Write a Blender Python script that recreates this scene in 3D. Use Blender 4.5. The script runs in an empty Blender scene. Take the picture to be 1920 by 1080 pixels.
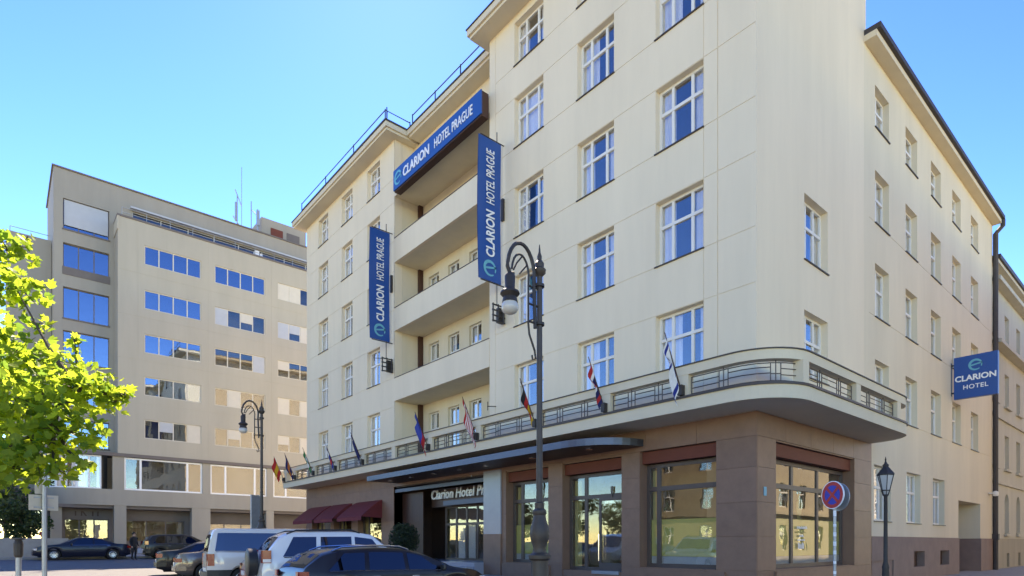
import bpy, bmesh, math, random
from mathutils import Matrix, Vector
R = math.radians
random.seed(7)
S = bpy.context.scene
COL = S.collection

# ------------------------------------------------------------------ camera, sky, sun, exposure
EYE = 1.75            # eye height above the ground at the camera; the street climbs gently along +Y
FPX, HZ = 1124.0, 1019.0   # focal length and horizon row of the photograph in its own pixels
YAW = R(49.5)
cd = bpy.data.cameras.new('camera'); cam = bpy.data.objects.new('camera', cd); COL.objects.link(cam)
cd.sensor_width = 36; cd.lens = FPX / 1920 * 36; cd.shift_y = (HZ - 540) / 1920
cd.clip_start = 0.1; cd.clip_end = 2000
cam.location = (0, 0, EYE); cam.rotation_euler = (R(90), 0, YAW - R(90))
S.camera = cam

SUN_EL, SUN_AZ = R(47), R(30)          # azimuth measured from +Y towards +X
W = bpy.data.worlds.new('World'); S.world = W; W.use_nodes = True
nt = W.node_tree; nt.nodes.clear()
sky = nt.nodes.new('ShaderNodeTexSky'); sky.sky_type = 'NISHITA'; sky.sun_disc = False
sky.sun_elevation = SUN_EL; sky.sun_rotation = SUN_AZ
sky.air_density = 1.0; sky.dust_density = 0.04; sky.ozone_density = 3.0
bg = nt.nodes.new('ShaderNodeBackground'); bg.inputs[1].default_value = 0.05
wo = nt.nodes.new('ShaderNodeOutputWorld')
hs = nt.nodes.new('ShaderNodeHueSaturation'); hs.inputs['Hue'].default_value = .503; hs.inputs['Saturation'].default_value = 1.12   # the photograph's vivid colour rendering
nt.links.new(sky.outputs[0], hs.inputs['Color']); gm = nt.nodes.new('ShaderNodeGamma'); gm.inputs[1].default_value = 1.75; nt.links.new(hs.outputs[0], gm.inputs[0]); nt.links.new(gm.outputs[0], bg.inputs[0]); nt.links.new(bg.outputs[0], wo.inputs[0])
sl = bpy.data.lights.new('sun', 'SUN'); sl.energy = 5.0; sl.angle = R(0.53); sl.color = (1, 0.95, 0.87)
so = bpy.data.objects.new('sun', sl); COL.objects.link(so)
sd = Vector((math.sin(SUN_AZ) * math.cos(SUN_EL), math.cos(SUN_AZ) * math.cos(SUN_EL), math.sin(SUN_EL)))
so.rotation_euler = sd.to_track_quat('Z', 'Y').to_euler(); so.location = (0, 0, 60)
S.view_settings.view_transform = 'Standard'; S.view_settings.look = 'None'
S.view_settings.exposure = 1.5; S.view_settings.gamma = 1.0
S.view_settings.use_white_balance = True; S.view_settings.white_balance_temperature = 8200; S.view_settings.white_balance_tint = 14   # camera balanced for open shade

# ------------------------------------------------------------------ pixel -> place helpers
CY, SY = math.cos(YAW), math.sin(YAW)
def ray(px):
    t = (px - 960) / FPX
    return SY * t + CY, -CY * t + SY
def onX(px, X):                       # Y where the view ray of a column meets the plane X = const
    a, b = ray(px); return X * b / a
def onY(px, Y):
    a, b = ray(px); return Y * a / b
def zat(py, X, Y): return EYE + (HZ - py) * (X * CY + Y * SY) / FPX
def gz(X, Y): return 0.015 * max(-20, min(Y, 75))

# ------------------------------------------------------------------ materials
MATS = {}
def mat(name, col, rough=0.8, var=0.0, scale=3.0, metal=0.0, bump=0.0, bscale=60.0, spec=0.5, coat=0.0, streak=False, rand=0.0):
    if name in MATS: return MATS[name]
    m = bpy.data.materials.new(name); m.use_nodes = True; n = m.node_tree; L = n.links
    p = n.nodes['Principled BSDF']
    p.inputs['Base Color'].default_value = (*col, 1); p.inputs['Roughness'].default_value = rough
    p.inputs['Metallic'].default_value = metal; p.inputs['Specular IOR Level'].default_value = spec
    p.inputs['Coat Weight'].default_value = coat; p.inputs['Coat Roughness'].default_value = 0.03
    if var or bump:
        tc = n.nodes.new('ShaderNodeTexCoord')
    if var:
        mp = n.nodes.new('ShaderNodeMapping'); L.new(tc.outputs['Object'], mp.inputs[0])
        if streak: mp.inputs['Scale'].default_value = (1, 1, 0.18)
        t = n.nodes.new('ShaderNodeTexNoise'); t.inputs['Scale'].default_value = scale
        t.inputs['Detail'].default_value = 7; t.inputs['Roughness'].default_value = 0.65
        L.new(mp.outputs[0], t.inputs['Vector'])
        cr = n.nodes.new('ShaderNodeMapRange'); cr.inputs[1].default_value = 0.25; cr.inputs[2].default_value = 0.75
        cr.inputs[3].default_value = 1 - var; cr.inputs[4].default_value = 1 + var
        L.new(t.outputs['Fac'], cr.inputs[0])
        mx = n.nodes.new('ShaderNodeVectorMath'); mx.operation = 'SCALE'
        mx.inputs[0].default_value = col; L.new(cr.outputs[0], mx.inputs['Scale'])
        if streak:
            mp2 = n.nodes.new('ShaderNodeMapping'); mp2.inputs['Scale'].default_value = (1, 1, .05); L.new(tc.outputs['Object'], mp2.inputs[0])
            t3 = n.nodes.new('ShaderNodeTexNoise'); t3.inputs['Scale'].default_value = 3.2; t3.inputs['Detail'].default_value = 5; L.new(mp2.outputs[0], t3.inputs['Vector'])
            c3 = n.nodes.new('ShaderNodeMapRange'); c3.inputs[1].default_value = .52; c3.inputs[2].default_value = .8; c3.inputs[3].default_value = 1; c3.inputs[4].default_value = 1 - var * .4; L.new(t3.outputs['Fac'], c3.inputs[0])
            m3 = n.nodes.new('ShaderNodeMath'); m3.operation = 'MULTIPLY'; L.new(cr.outputs[0], m3.inputs[0]); L.new(c3.outputs[0], m3.inputs[1]); L.new(m3.outputs[0], mx.inputs['Scale'])
        if rand:
            oi = n.nodes.new('ShaderNodeObjectInfo'); ma = n.nodes.new('ShaderNodeMath'); ma.operation = 'MULTIPLY_ADD'; ma.inputs[1].default_value = rand; ma.inputs[2].default_value = 1 - rand / 2
            mm = n.nodes.new('ShaderNodeMath'); mm.operation = 'MULTIPLY'; L.new(oi.outputs['Random'], ma.inputs[0]); L.new(ma.outputs[0], mm.inputs[0]); L.new(cr.outputs[0], mm.inputs[1]); L.new(mm.outputs[0], mx.inputs['Scale'])
        L.new(mx.outputs[0], p.inputs['Base Color'])
    if bump:
        t2 = n.nodes.new('ShaderNodeTexNoise'); t2.inputs['Scale'].default_value = bscale; t2.inputs['Detail'].default_value = 4
        L.new(tc.outputs['Object'], t2.inputs['Vector'])
        b = n.nodes.new('ShaderNodeBump'); b.inputs['Strength'].default_value = bump; b.inputs['Distance'].default_value = 0.02
        L.new(t2.outputs['Fac'], b.inputs['Height']); L.new(b.outputs[0], p.inputs['Normal'])
    MATS[name] = m; return m

def glass_mat(name, tint, refl, rough=0.0, behind=(1, 1, 1)):
    m = bpy.data.materials.new(name); m.use_nodes = True; n = m.node_tree; L = n.links
    n.nodes.clear()
    o = n.nodes.new('ShaderNodeOutputMaterial'); mx = n.nodes.new('ShaderNodeMixShader')
    tr = n.nodes.new('ShaderNodeBsdfTransparent'); tr.inputs[0].default_value = (*behind, 1)
    gl = n.nodes.new('ShaderNodeBsdfGlossy'); gl.inputs['Color'].default_value = (*tint, 1); gl.inputs['Roughness'].default_value = rough
    fr = n.nodes.new('ShaderNodeLayerWeight'); fr.inputs[0].default_value = .5          # Schlick reflectance, same from both sides of the sheet
    pw = n.nodes.new('ShaderNodeMath'); pw.operation = 'POWER'; pw.inputs[1].default_value = 5
    ad = n.nodes.new('ShaderNodeMath'); ad.operation = 'MULTIPLY_ADD'; ad.inputs[1].default_value = .9; ad.inputs[2].default_value = refl + .03; ad.use_clamp = True
    L.new(fr.outputs['Facing'], pw.inputs[0]); L.new(pw.outputs[0], ad.inputs[0]); L.new(ad.outputs[0], mx.inputs[0])
    L.new(tr.outputs[0], mx.inputs[1]); L.new(gl.outputs[0], mx.inputs[2]); L.new(mx.outputs[0], o.inputs[0])
    # faint waviness of old float glass
    tc = n.nodes.new('ShaderNodeTexCoord'); t = n.nodes.new('ShaderNodeTexNoise'); t.inputs['Scale'].default_value = 1.3
    b = n.nodes.new('ShaderNodeBump'); b.inputs['Strength'].default_value = 0.05; b.inputs['Distance'].default_value = 0.05
    L.new(tc.outputs['Object'], t.inputs['Vector']); L.new(t.outputs['Fac'], b.inputs['Height']); L.new(b.outputs[0], gl.inputs['Normal'])
    MATS[name] = m; return m

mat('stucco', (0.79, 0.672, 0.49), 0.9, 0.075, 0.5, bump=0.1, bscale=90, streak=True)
mat('stucco_shaded', (0.71, 0.615, 0.445), 0.9, 0.085, 0.6, bump=0.1, bscale=90, streak=True)  # darker copy of stucco; the side front's weaker light is in the colour
mat('cornice', (0.70, 0.60, 0.43), 0.85, 0.06, 0.8, bump=0.05)
mat('brown_stone', (0.25, 0.138, 0.088), 0.55, 0.10, 1.6, bump=0.04, bscale=120)
mat('brown_panel', (0.25, 0.138, 0.088), 0.5, 0.16, 2.2, bump=0.05, bscale=150, rand=0.16)
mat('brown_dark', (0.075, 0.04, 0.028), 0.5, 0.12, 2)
mat('plinth', (0.24, 0.165, 0.135), 0.8, 0.15, 1.5, bump=0.1)
mat('grey_stone', (0.33, 0.34, 0.38), 0.25, 0.08, 1.2)
mat('white_frame', (0.78, 0.75, 0.68), 0.5, 0.04, 3)
mat('bronze_frame', (0.10, 0.072, 0.06), 0.4, 0.1, 3)
mat('sill_metal', (0.06, 0.045, 0.04), 0.5)
mat('curtain', (0.80, 0.80, 0.80), 0.9, 0.05, 5)
mat('curtain_warm', (0.42, 0.36, 0.13), 0.9, 0.1, 5)
mat('room', (0.10, 0.095, 0.09), 0.95, 0.2, 1)
mat('shop_room', (0.30, 0.22, 0.11), 0.95, 0.3, 0.8)
mat('blind_red', (0.17, 0.04, 0.02), 0.7, 0.1, 2)
mat('awning', (0.17, 0.022, 0.025), 0.8, 0.12, 3)
mat('film', (0.46, 0.42, 0.10), 0.5, 0.08, 3)
mat('film_grey', (0.34, 0.36, 0.34), 0.5, 0.08, 3)
mat('steel', (0.11, 0.125, 0.16), 0.45, 0.06, 2, metal=0.9)
mat('iron', (0.035, 0.028, 0.024), 0.55, 0.25, 6, bump=0.1)
mat('rail_iron', (0.075, 0.055, 0.045), 0.5, 0.2, 6)
mat('lamp_paint', (0.055, 0.042, 0.032), 0.5, 0.25, 5, bump=0.15, bscale=40)
mat('lamp_glass', (0.55, 0.53, 0.48), 0.1, 0.05, 4)
mat('blue_sign', (0.004, 0.075, 0.30), 0.35, 0.05, 2)
mat('sign_brown', (0.07, 0.03, 0.02), 0.6)
mat('sign_white', (0.85, 0.86, 0.86), 0.4)
mat('sign_cyan', (0.10, 0.42, 0.52), 0.4, 0.15, 8)
mat('letter', (0.80, 0.80, 0.78), 0.3)
mat('roof_dark', (0.05, 0.042, 0.04), 0.6, 0.2, 2)
mat('wood_dark', (0.065, 0.027, 0.018), 0.45, 0.3, 4, streak=True)
mat('lb_stone', (0.44, 0.40, 0.315), 0.8, 0.09, 0.5, bump=0.06, streak=True)
mat('lb_stone_grey', (0.34, 0.31, 0.255), 0.75, 0.10, 0.6, bump=0.06, streak=True)
mat('lb_dark', (0.16, 0.135, 0.12), 0.7, 0.12, 1)
mat('shutter', (0.46, 0.48, 0.50), 0.6, 0.05, 2)
mat('panel_cream', (0.62, 0.57, 0.47), 0.6, 0.05, 2)
mat('asphalt', (0.12, 0.118, 0.118), 0.85, 0.22, 2.5, bump=0.35, bscale=90)
mat('pavement', (0.32, 0.30, 0.265), 0.85, 0.15, 2.2, bump=0.2, bscale=40)
mat('kerb', (0.30, 0.29, 0.27), 0.8, 0.15, 3, bump=0.15)
mat('ground', (0.22, 0.205, 0.175), 0.9, 0.2, 0.4)
mat('old_facade', (0.50, 0.46, 0.36), 0.9, 0.12, 0.7, bump=0.1, streak=True)
mat('old_base', (0.36, 0.31, 0.22), 0.9, 0.15, 0.9, bump=0.15, streak=True)
mat('ochre_facade', (0.22, 0.17, 0.10), 0.9, 0.25, 0.8)
mat('yellow_facade', (0.38, 0.32, 0.22), 0.9, 0.1, 0.6)
mat('bark', (0.075, 0.055, 0.035), 0.9, 0.3, 8, bump=0.5, bscale=30)
mat('skin', (0.50, 0.30, 0.22), 0.6); mat('cloth_black', (0.015, 0.015, 0.018), 0.9, 0.2, 20); mat('hair', (0.02, 0.014, 0.01), 0.7)
mat('cloth_grey', (0.35, 0.37, 0.42), 0.9)
mat('tyre', (0.018, 0.018, 0.018), 0.8, 0.2, 20); mat('rim', (0.55, 0.55, 0.56), 0.28, metal=0.9)
mat('under', (0.01, 0.01, 0.01), 0.9); mat('trim_black', (0.02, 0.02, 0.022), 0.5); mat('chrome', (0.75, 0.76, 0.78), 0.12, metal=1)
mat('tail_red', (0.26, 0.010, 0.008), 0.15, coat=1); mat('head_clear', (0.7, 0.72, 0.74), 0.1, coat=1)
mat('plate', (0.8, 0.8, 0.78), 0.5)
mat('flower', (0.6, 0.02, 0.015), 0.7); mat('galv', (0.38, 0.39, 0.40), 0.45, 0.12, 6, metal=0.6)
mat('concrete', (0.36, 0.34, 0.31), 0.9, 0.15, 1.5, bump=0.2)
mat('sign_back', (0.55, 0.51, 0.43), 0.6, 0.1, 3)
glass_mat('pane', (0.92, 0.94, 0.96), 0.16)
glass_mat('pane_shop', (0.95, 0.95, 0.92), 0.07)
glass_mat('pane_blue', (0.40, 0.49, 0.60), 0.5)
glass_mat('car_glass', (0.60, 0.66, 0.85), 0.07, behind=(0.10, 0.10, 0.12))
glass_mat('clear', (1, 1, 1), 0.02)

def leaf_mat(name, col, tr):
    m = bpy.data.materials.new(name); m.use_nodes = True; n = m.node_tree; L = n.links
    n.nodes.clear(); o = n.nodes.new('ShaderNodeOutputMaterial'); mx = n.nodes.new('ShaderNodeMixShader'); mx.inputs[0].default_value = tr
    d = n.nodes.new('ShaderNodeBsdfPrincipled'); d.inputs['Roughness'].default_value = 0.5
    t = n.nodes.new('ShaderNodeBsdfTranslucent')
    g = n.nodes.new('ShaderNodeNewGeometry'); oi = n.nodes.new('ShaderNodeObjectInfo')
    add = n.nodes.new('ShaderNodeMath'); add.operation = 'ADD'; L.new(g.outputs['Random Per Island'], add.inputs[0]); L.new(oi.outputs['Random'], add.inputs[1])
    fr = n.nodes.new('ShaderNodeMath'); fr.operation = 'FRACT'; L.new(add.outputs[0], fr.inputs[0])
    for node, k in ((d, 1.0), (t, 1.5)):
        r = n.nodes.new('ShaderNodeValToRGB')
        r.color_ramp.elements[0].color = (col[0] * .35 * k, col[1] * .5 * k, col[2] * .8 * k, 1); r.color_ramp.elements[1].color = (col[0] * 1.25 * k, col[1] * 1.15 * k, col[2] * k, 1)
        L.new(fr.outputs[0], r.inputs[0]); L.new(r.outputs[0], node.inputs[0])
    L.new(d.outputs[0], mx.inputs[1]); L.new(t.outputs[0], mx.inputs[2]); L.new(mx.outputs[0], o.inputs[0])
    MATS[name] = m
leaf_mat('leaf', (0.30, 0.39, 0.035), 0.75)
leaf_mat('leaf_dark', (0.055, 0.085, 0.018), 0.3)
leaf_mat('leaf_box', (0.03, 0.05, 0.015), 0.2)

# ------------------------------------------------------------------ mesh builder and scene graph
class MB:
    def __init__(s): s.v = []; s.f = []; s.m = []
    def add(s, vs, fs, mi=0):
        o = len(s.v); s.v += [tuple(v) for v in vs]
        for f in fs: s.f.append(tuple(i + o for i in f)); s.m.append(mi)
        return s
    def quad(s, a, b, c, d, mi=0): return s.add([a, b, c, d], [(0, 1, 2, 3)], mi)
    def box(s, x0, x1, y0, y1, z0, z1, mi=0):
        return s.add([(x0,y0,z0),(x1,y0,z0),(x1,y1,z0),(x0,y1,z0),(x0,y0,z1),(x1,y0,z1),(x1,y1,z1),(x0,y1,z1)],
                     [(0,3,2,1),(4,5,6,7),(0,1,5,4),(1,2,6,5),(2,3,7,6),(3,0,4,7)], mi)
    def prism(s, pts, z0, z1, mi=0):            # plan polygon, counter-clockwise
        n = len(pts); vs = [(x, y, z0) for x, y in pts] + [(x, y, z1) for x, y in pts]
        fs = [tuple(range(n - 1, -1, -1)), tuple(range(n, 2 * n))] + [(i, (i + 1) % n, n + (i + 1) % n, n + i) for i in range(n)]
        return s.add(vs, fs, mi)
    def tube(s, pts, r, n=6, mi=0, cap=True):
        pts = [Vector(p) for p in pts]; rs = r if isinstance(r, (list, tuple)) else [r] * len(pts)
        vs = []; fs = []; up = Vector((0.123, 0.31, 0.94)).normalized()
        for i, p in enumerate(pts):
            d = (pts[min(i + 1, len(pts) - 1)] - pts[max(i - 1, 0)]).normalized()
            if abs(d.dot(up)) > 0.97: up = Vector((1, 0.2, 0.1)).normalized()
            a = d.cross(up).normalized(); b = d.cross(a)
            for k in range(n):
                an = 2 * math.pi * k / n; vs.append(p + (a * math.cos(an) + b * math.sin(an)) * rs[i])
        for i in range(len(pts) - 1):
            for k in range(n):
                fs.append((i*n+k, i*n+(k+1)%n, (i+1)*n+(k+1)%n, (i+1)*n+k))
        if cap: fs.append(tuple(range(n - 1, -1, -1))); fs.append(tuple(range((len(pts)-1)*n, len(pts)*n)))
        return s.add(vs, fs, mi)
    def lathe(s, prof, n=16, c=(0, 0, 0), mi=0, cap=True):   # prof: (radius, z)
        vs = []; fs = []
        for r, z in prof:
            for k in range(n):
                a = 2 * math.pi * k / n; vs.append((c[0] + r * math.cos(a), c[1] + r * math.sin(a), c[2] + z))
        for i in range(len(prof) - 1):
            for k in range(n): fs.append((i*n+k, i*n+(k+1)%n, (i+1)*n+(k+1)%n, (i+1)*n+k))
        if cap: fs.append(tuple(range(n - 1, -1, -1))); fs.append(tuple(range((len(prof)-1)*n, len(prof)*n)))
        return s.add(vs, fs, mi)
    def sweep(s, path, o0, o1, z0, z1, mi=0):     # strip of rectangular section along a plan path; offsets to the left of travel
        P = [Vector((p[0], p[1])) for p in path]; vs = []; fs = []
        for i, p in enumerate(P):
            d = (P[min(i + 1, len(P) - 1)] - P[max(i - 1, 0)]).normalized(); nrm = Vector((-d.y, d.x))
            a, b = p + nrm * o0, p + nrm * o1
            vs += [(a.x, a.y, z0), (b.x, b.y, z0), (b.x, b.y, z1), (a.x, a.y, z1)]
        for i in range(len(P) - 1):
            for k in range(4): fs.append((i*4+k, i*4+(k+1)%4, (i+1)*4+(k+1)%4, (i+1)*4+k))
        fs += [(3, 2, 1, 0), tuple((len(P)-1)*4 + k for k in range(4))]
        return s.add(vs, fs, mi)
    def mesh(s, name, mats, smooth=False):
        me = bpy.data.meshes.new(name); me.from_pydata(s.v, [], s.f)
        for m in (mats if isinstance(mats, (list, tuple)) else [mats]): me.materials.append(MATS[m])
        me.polygons.foreach_set('material_index', s.m)
        bm = bmesh.new(); bm.from_mesh(me); bmesh.ops.recalc_face_normals(bm, faces=bm.faces); bm.to_mesh(me); bm.free()
        if smooth:
            me.polygons.foreach_set('use_smooth', [True] * len(me.polygons)); me.set_sharp_from_angle(angle=R(38))
        me.update(); return me

WM = {}
def T(x=0, y=0, z=0, rz=0): return Matrix.Translation((x, y, z)) @ Matrix.Rotation(rz, 4, 'Z')
I4 = Matrix.Identity(4)
def put(name, me, parent=None, M=I4):            # M: the object's place in the world
    o = bpy.data.objects.new(name, me); COL.objects.link(o); o.matrix_basis = M; WM[o] = M
    if parent is not None: o.parent = parent; o.matrix_parent_inverse = WM[parent].inverted()
    return o
def build(mb, name, mats, parent=None, M=I4, smooth=False): return put(name, mb.mesh(name, mats, smooth), parent, M)
def thing(name, label, cat, x, y, z=None, group=None):
    o = bpy.data.objects.new(name, None); COL.objects.link(o); o.empty_display_size = 0.3
    M = T(x, y, gz(x, y) if z is None else z); o.matrix_basis = M; WM[o] = M
    return tag(o, label, cat, group)
def tag(o, label, cat, group=None):
    o['label'] = label; o['category'] = cat
    if group: o['group'] = group
    return o
def struct(mb, name, mats, M=I4):
    o = build(mb, name, mats, None, M); o['kind'] = 'structure'; o['label'] = name.replace('_', ' ') + ' of the street scene'; return o
def text_mesh(txt, size, ext=0.01, bold=0.0, mname='letter', shear=0.0, align='LEFT', space=1.0):
    c = bpy.data.curves.new('lettering', 'FONT'); c.body = txt; c.size = size; c.extrude = ext; c.offset = bold; c.shear = shear
    c.align_x = align; c.resolution_u = 3; c.space_character = space
    o = bpy.data.objects.new('lettering', c); COL.objects.link(o)
    me = bpy.data.meshes.new_from_object(o.evaluated_get(bpy.context.evaluated_depsgraph_get()))
    bpy.data.objects.remove(o); bpy.data.curves.remove(c); me.materials.clear(); me.materials.append(MATS[mname]); return me

def wall_mesh(x0, x1, z0, z1, holes, mats, name='wall'):
    """Wall sheet in facade space (x right, y inwards, z up). holes: (x0,x1,z0,z1,depth,closed)"""
    mb = MB(); xs = sorted({x0, x1, *[h[0] for h in holes], *[h[1] for h in holes]}); zs = sorted({z0, z1, *[h[2] for h in holes], *[h[3] for h in holes]})
    xs = [x for x in xs if x0 - 1e-6 <= x <= x1 + 1e-6]; zs = [z for z in zs if z0 - 1e-6 <= z <= z1 + 1e-6]
    def dep(a, b):
        d = 0; cl = True
        for h in holes:
            if h[0] < a < h[1] and h[2] < b < h[3] and h[4] > d: d = h[4]; cl = h[5]
        return d, cl
    nx, nz = len(xs) - 1, len(zs) - 1
    D = [[dep((xs[i] + xs[i+1]) / 2, (zs[j] + zs[j+1]) / 2) for j in range(nz)] for i in range(nx)]
    for i in range(nx):
        for j in range(nz):
            d, cl = D[i][j]; a, b, c, e = xs[i], xs[i+1], zs[j], zs[j+1]
            if cl: mb.quad((a, d, c), (b, d, c), (b, d, e), (a, d, e))
            if i + 1 < nx and abs(D[i+1][j][0] - d) > 1e-6:
                d2 = D[i+1][j][0]; mb.quad((b, d, c), (b, d2, c), (b, d2, e), (b, d, e))
            if j + 1 < nz and abs(D[i][j+1][0] - d) > 1e-6:
                d2 = D[i][j+1][0]; mb.quad((a, d, e), (b, d, e), (b, d2, e), (a, d2, e))
    return mb
MESHC = {}
def cached(key, fn):
    if key not in MESHC: MESHC[key] = fn()
    return MESHC[key]
def window(parent, M, w, h, cols, transom=0.64, fm='white_frame', pm='pane', depth=0.22, fw=0.08, curtain='curtain', sill=True, room='room', seed=0, open_part=True, mull=None, name='window', cdens=1.0):
    """cols: relative widths of the lights. M places the opening's lower left corner on the facade sheet."""
    key = (round(w, 3), round(h, 3), tuple(cols), transom, fm, pm, depth, fw)
    tot = sum(cols); xs = [0]
    for c in cols: xs.append(xs[-1] + w * c / tot)
    zs = [0, h * transom, h] if transom else [0, h]
    def frame():
        mb = MB(); d0, d1 = depth, depth + 0.07
        mb.box(0, w, d0, d1, 0, fw); mb.box(0, w, d0, d1, h - fw, h); mb.box(0, fw, d0, d1, fw, h - fw); mb.box(w - fw, w, d0, d1, fw, h - fw)
        for x in xs[1:-1]: mb.box(x - fw * .6, x + fw * .6, d0 + .004, d1, fw, h - fw)
        for z in zs[1:-1]: mb.box(fw, w - fw, d0 - .012, d1, z - fw * .6, z + fw * .6)
        return mb.mesh('window', fm)
    fo = put(name, cached(('f',) + key, frame), parent, M)
    for i in range(len(cols)):
        for j in range(len(zs) - 1):
            pw, ph = xs[i+1] - xs[i] - fw, zs[j+1] - zs[j] - fw
            pk = ('p', round(pw, 3), round(ph, 3), pm)
            put('pane', cached(pk, lambda: MB().box(0, pw, 0, 0.006, 0, ph).mesh('pane', pm)), fo, M @ T(xs[i] + fw * .5, depth + .035, zs[j] + fw * .5))
    if sill: put('sill', cached(('s', round(w, 3), depth), lambda: MB().box(-.03, w + .03, -.05, depth - .002, -.035, -.004).mesh('sill', 'sill_metal')), fo, M)
    if curtain:
        rnd = random.Random(seed); frac = [(0, .30), (.72, 1)] if rnd.random() < .6 else ([(0, 1)] if rnd.random() < .5 * cdens else [(0, .45), (.8, 1)])
        def cur():
            mb = MB(); n = 36
            for a, b in frac:
                k = max(4, int(n * (b - a))); 
                P = [(w * (a + (b - a) * i / k), depth + .16 + .025 * math.sin((a + (b - a) * i / k) * w * 38)) for i in range(k + 1)]
                for i in range(k): mb.quad((P[i][0], P[i][1], .02), (P[i+1][0], P[i+1][1], .02), (P[i+1][0], P[i+1][1], h - .02), (P[i][0], P[i][1], h - .02))
            return mb.mesh('curtain', curtain, True)
        put('curtain', cached(('c', round(w, 3), round(h, 3), curtain, tuple(frac), depth), cur), fo, M)
    if room:
        def rm():
            mb = MB(); a = depth + .02; b = depth + 1.6; e = .0
            v = [(-e, a, -e), (w + e, a, -e), (w + e, a, h + e), (-e, a, h + e), (-.4, b, -.5), (w + .4, b, -.5), (w + .4, b, h + .3), (-.4, b, h + .3)]
            mb.add(v, [(4, 5, 6, 7), (0, 1, 5, 4), (1, 2, 6, 5), (2, 3, 7, 6), (3, 0, 4, 7)]); return mb.mesh('room_lining', room)
        put('room_lining', cached(('r', round(w, 3), round(h, 3), room, depth), rm), fo, M)
    return fo

# ------------------------------------------------------------------ ground
XF, YC, YE = 16.0, 8.27, 40.4          # hotel: front plane X, corner Y, far end Y
mb = MB()
def gquad(mb, x0, x1, y0, y1, dz, n=1):
    mb.quad((x0, y0, gz(0, y0) + dz), (x1, y0, gz(0, y0) + dz), (x1, y1, gz(0, y1) + dz), (x0, y1, gz(0, y1) + dz))
gquad(mb, -900, 900, -900, -20, -.03); gquad(mb, -900, 900, -20, 75, -.03); gquad(mb, -900, 900, 75, 900, -.03)
struct(mb, 'ground', 'ground')
mb = MB(); gquad(mb, -11, 12.6, -20, 48.5, 0); gquad(mb, 12.6, 75, -3.5, 4.6, 0); gquad(mb, -40, -11, 38, 48.5, 0); gquad(mb, 12.6, 75, 43.6, 48.5, 0)
struct(mb, 'road', 'asphalt')
def kerbed(name, x0, x1, y0, y1, kerb_sides):
    m = MB(); z0, z1 = gz(0, y0), gz(0, y1)
    m.add([(x0,y0,z0+.12),(x1,y0,z0+.12),(x1,y1,z1+.12),(x0,y1,z1+.12)], [(0,1,2,3)])
    g = struct(m, name, 'pavement')
    k = MB()
    for sd_ in kerb_sides:
        a, b, c, d = {'w': (x0-.2, x0, y0, y1), 'e': (x1, x1+.2, y0, y1), 's': (x0, x1, y0-.2, y0), 'n': (x0, x1, y1, y1+.2)}[sd_]
        n = max(1, int(max(b-a, d-c) / 1.2))
        for i in range(n):
            if b - a > d - c: p, q, r, s_ = a + (b-a)*i/n + .004, a + (b-a)*(i+1)/n - .004, c, d
            else: p, q, r, s_ = a, b, c + (d-c)*i/n + .004, c + (d-c)*(i+1)/n - .004
            k.add([(p,r,gz(0,r)-.05),(q,r,gz(0,r)-.05),(q,s_,gz(0,s_)-.05),(p,s_,gz(0,s_)-.05),(p,r,gz(0,r)+.125),(q,r,gz(0,r)+.125),(q,s_,gz(0,s_)+.125),(p,s_,gz(0,s_)+.125)],
                  [(0,3,2,1),(4,5,6,7),(0,1,5,4),(1,2,6,5),(2,3,7,6),(3,0,4,7)])
    ko = build(k, 'kerb', 'kerb', g); ko['kind'] = 'stuff'
kerbed('hotel_pavement', 12.8, 16.4, 4.8, 43.4, 'ws')
kerbed('side_pavement', 16.4, 75, 4.8, 8.9, 's')
kerbed('far_pavement', -40, 75, 48.7, 62.5, 's')
kerbed('south_pavement', 12.8, 75, -6.4, -3.7, 'n')
kerbed('square_pavement', -16, -11.2, -20, 37.8, 'e')

# ------------------------------------------------------------------ the hotel
H = thing('hotel_building', 'large cream corner hotel with brown stone ground floor and curved balcony', 'hotel', XF, YC)
FR = T(XF, YE, 0, R(-90))          # front: x_local = YE - Y, looking at +X
SD = T(XF, YC, 0)                  # side street front: x_local = X - XF
def fx(Y): return YE - Y
LEN = YE - YC
SILLS = [6.98, 10.61, 14.23, 17.9, 21.26]; WH = [2.05, 2.05, 2.05, 2.05, 1.75]
EAVE = 23.3
YB1, YB0 = 20.22, 28.37            # loggia from YB1 to YB0
g = .018
def bay(u0, u1, wins, ww, step_u=None):
    holes = []
    for s, h in zip(SILLS, WH):
        for c in wins: holes.append((c - ww/2, c + ww/2, s, s + h, .42, False))
        holes.append((u0 + .4, u1 - .02, s - .02, s - .02 + g, .015, True))
        if h > 2: holes.append((u0 + .4, u1 - .02, s + h, s + h + g, .015, True))
    holes.append((u0 + .4, u0 + .4 + g, 6, EAVE, .015, True))
    if step_u: holes.append((step_u, step_u + .03, 6, EAVE, .02, True)); holes.append((wins[-1] + ww/2 + .003, wins[-1] + ww/2 + .003 + g, 6, EAVE, .015, True))
    return holes
colsL = [fx(37.65), fx(34.15), fx(30.75)]; colsR = [fx(17.72), fx(14.21), fx(10.78)]
build(wall_mesh(0, fx(YB0), 5.4, EAVE, bay(0, fx(YB0), colsL, 1.5), 0), 'front_wall', 'stucco', H, FR)
build(wall_mesh(fx(YB1), LEN, 5.4, EAVE, bay(fx(YB1), LEN, colsR, 1.72, fx(9.46)), 0), 'front_wall', 'stucco', H, FR)
k = 0
for s, h in zip(SILLS, WH):
    for c in colsL: k += 1; window(H, FR @ T(c - .75, 0, s), 1.5, h, (1, 1), .6, seed=k)
    for c in colsR: k += 1; window(H, FR @ T(c - .86, 0, s), 1.72, h, (.9, 1.25, .9), .62, seed=k)
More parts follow.
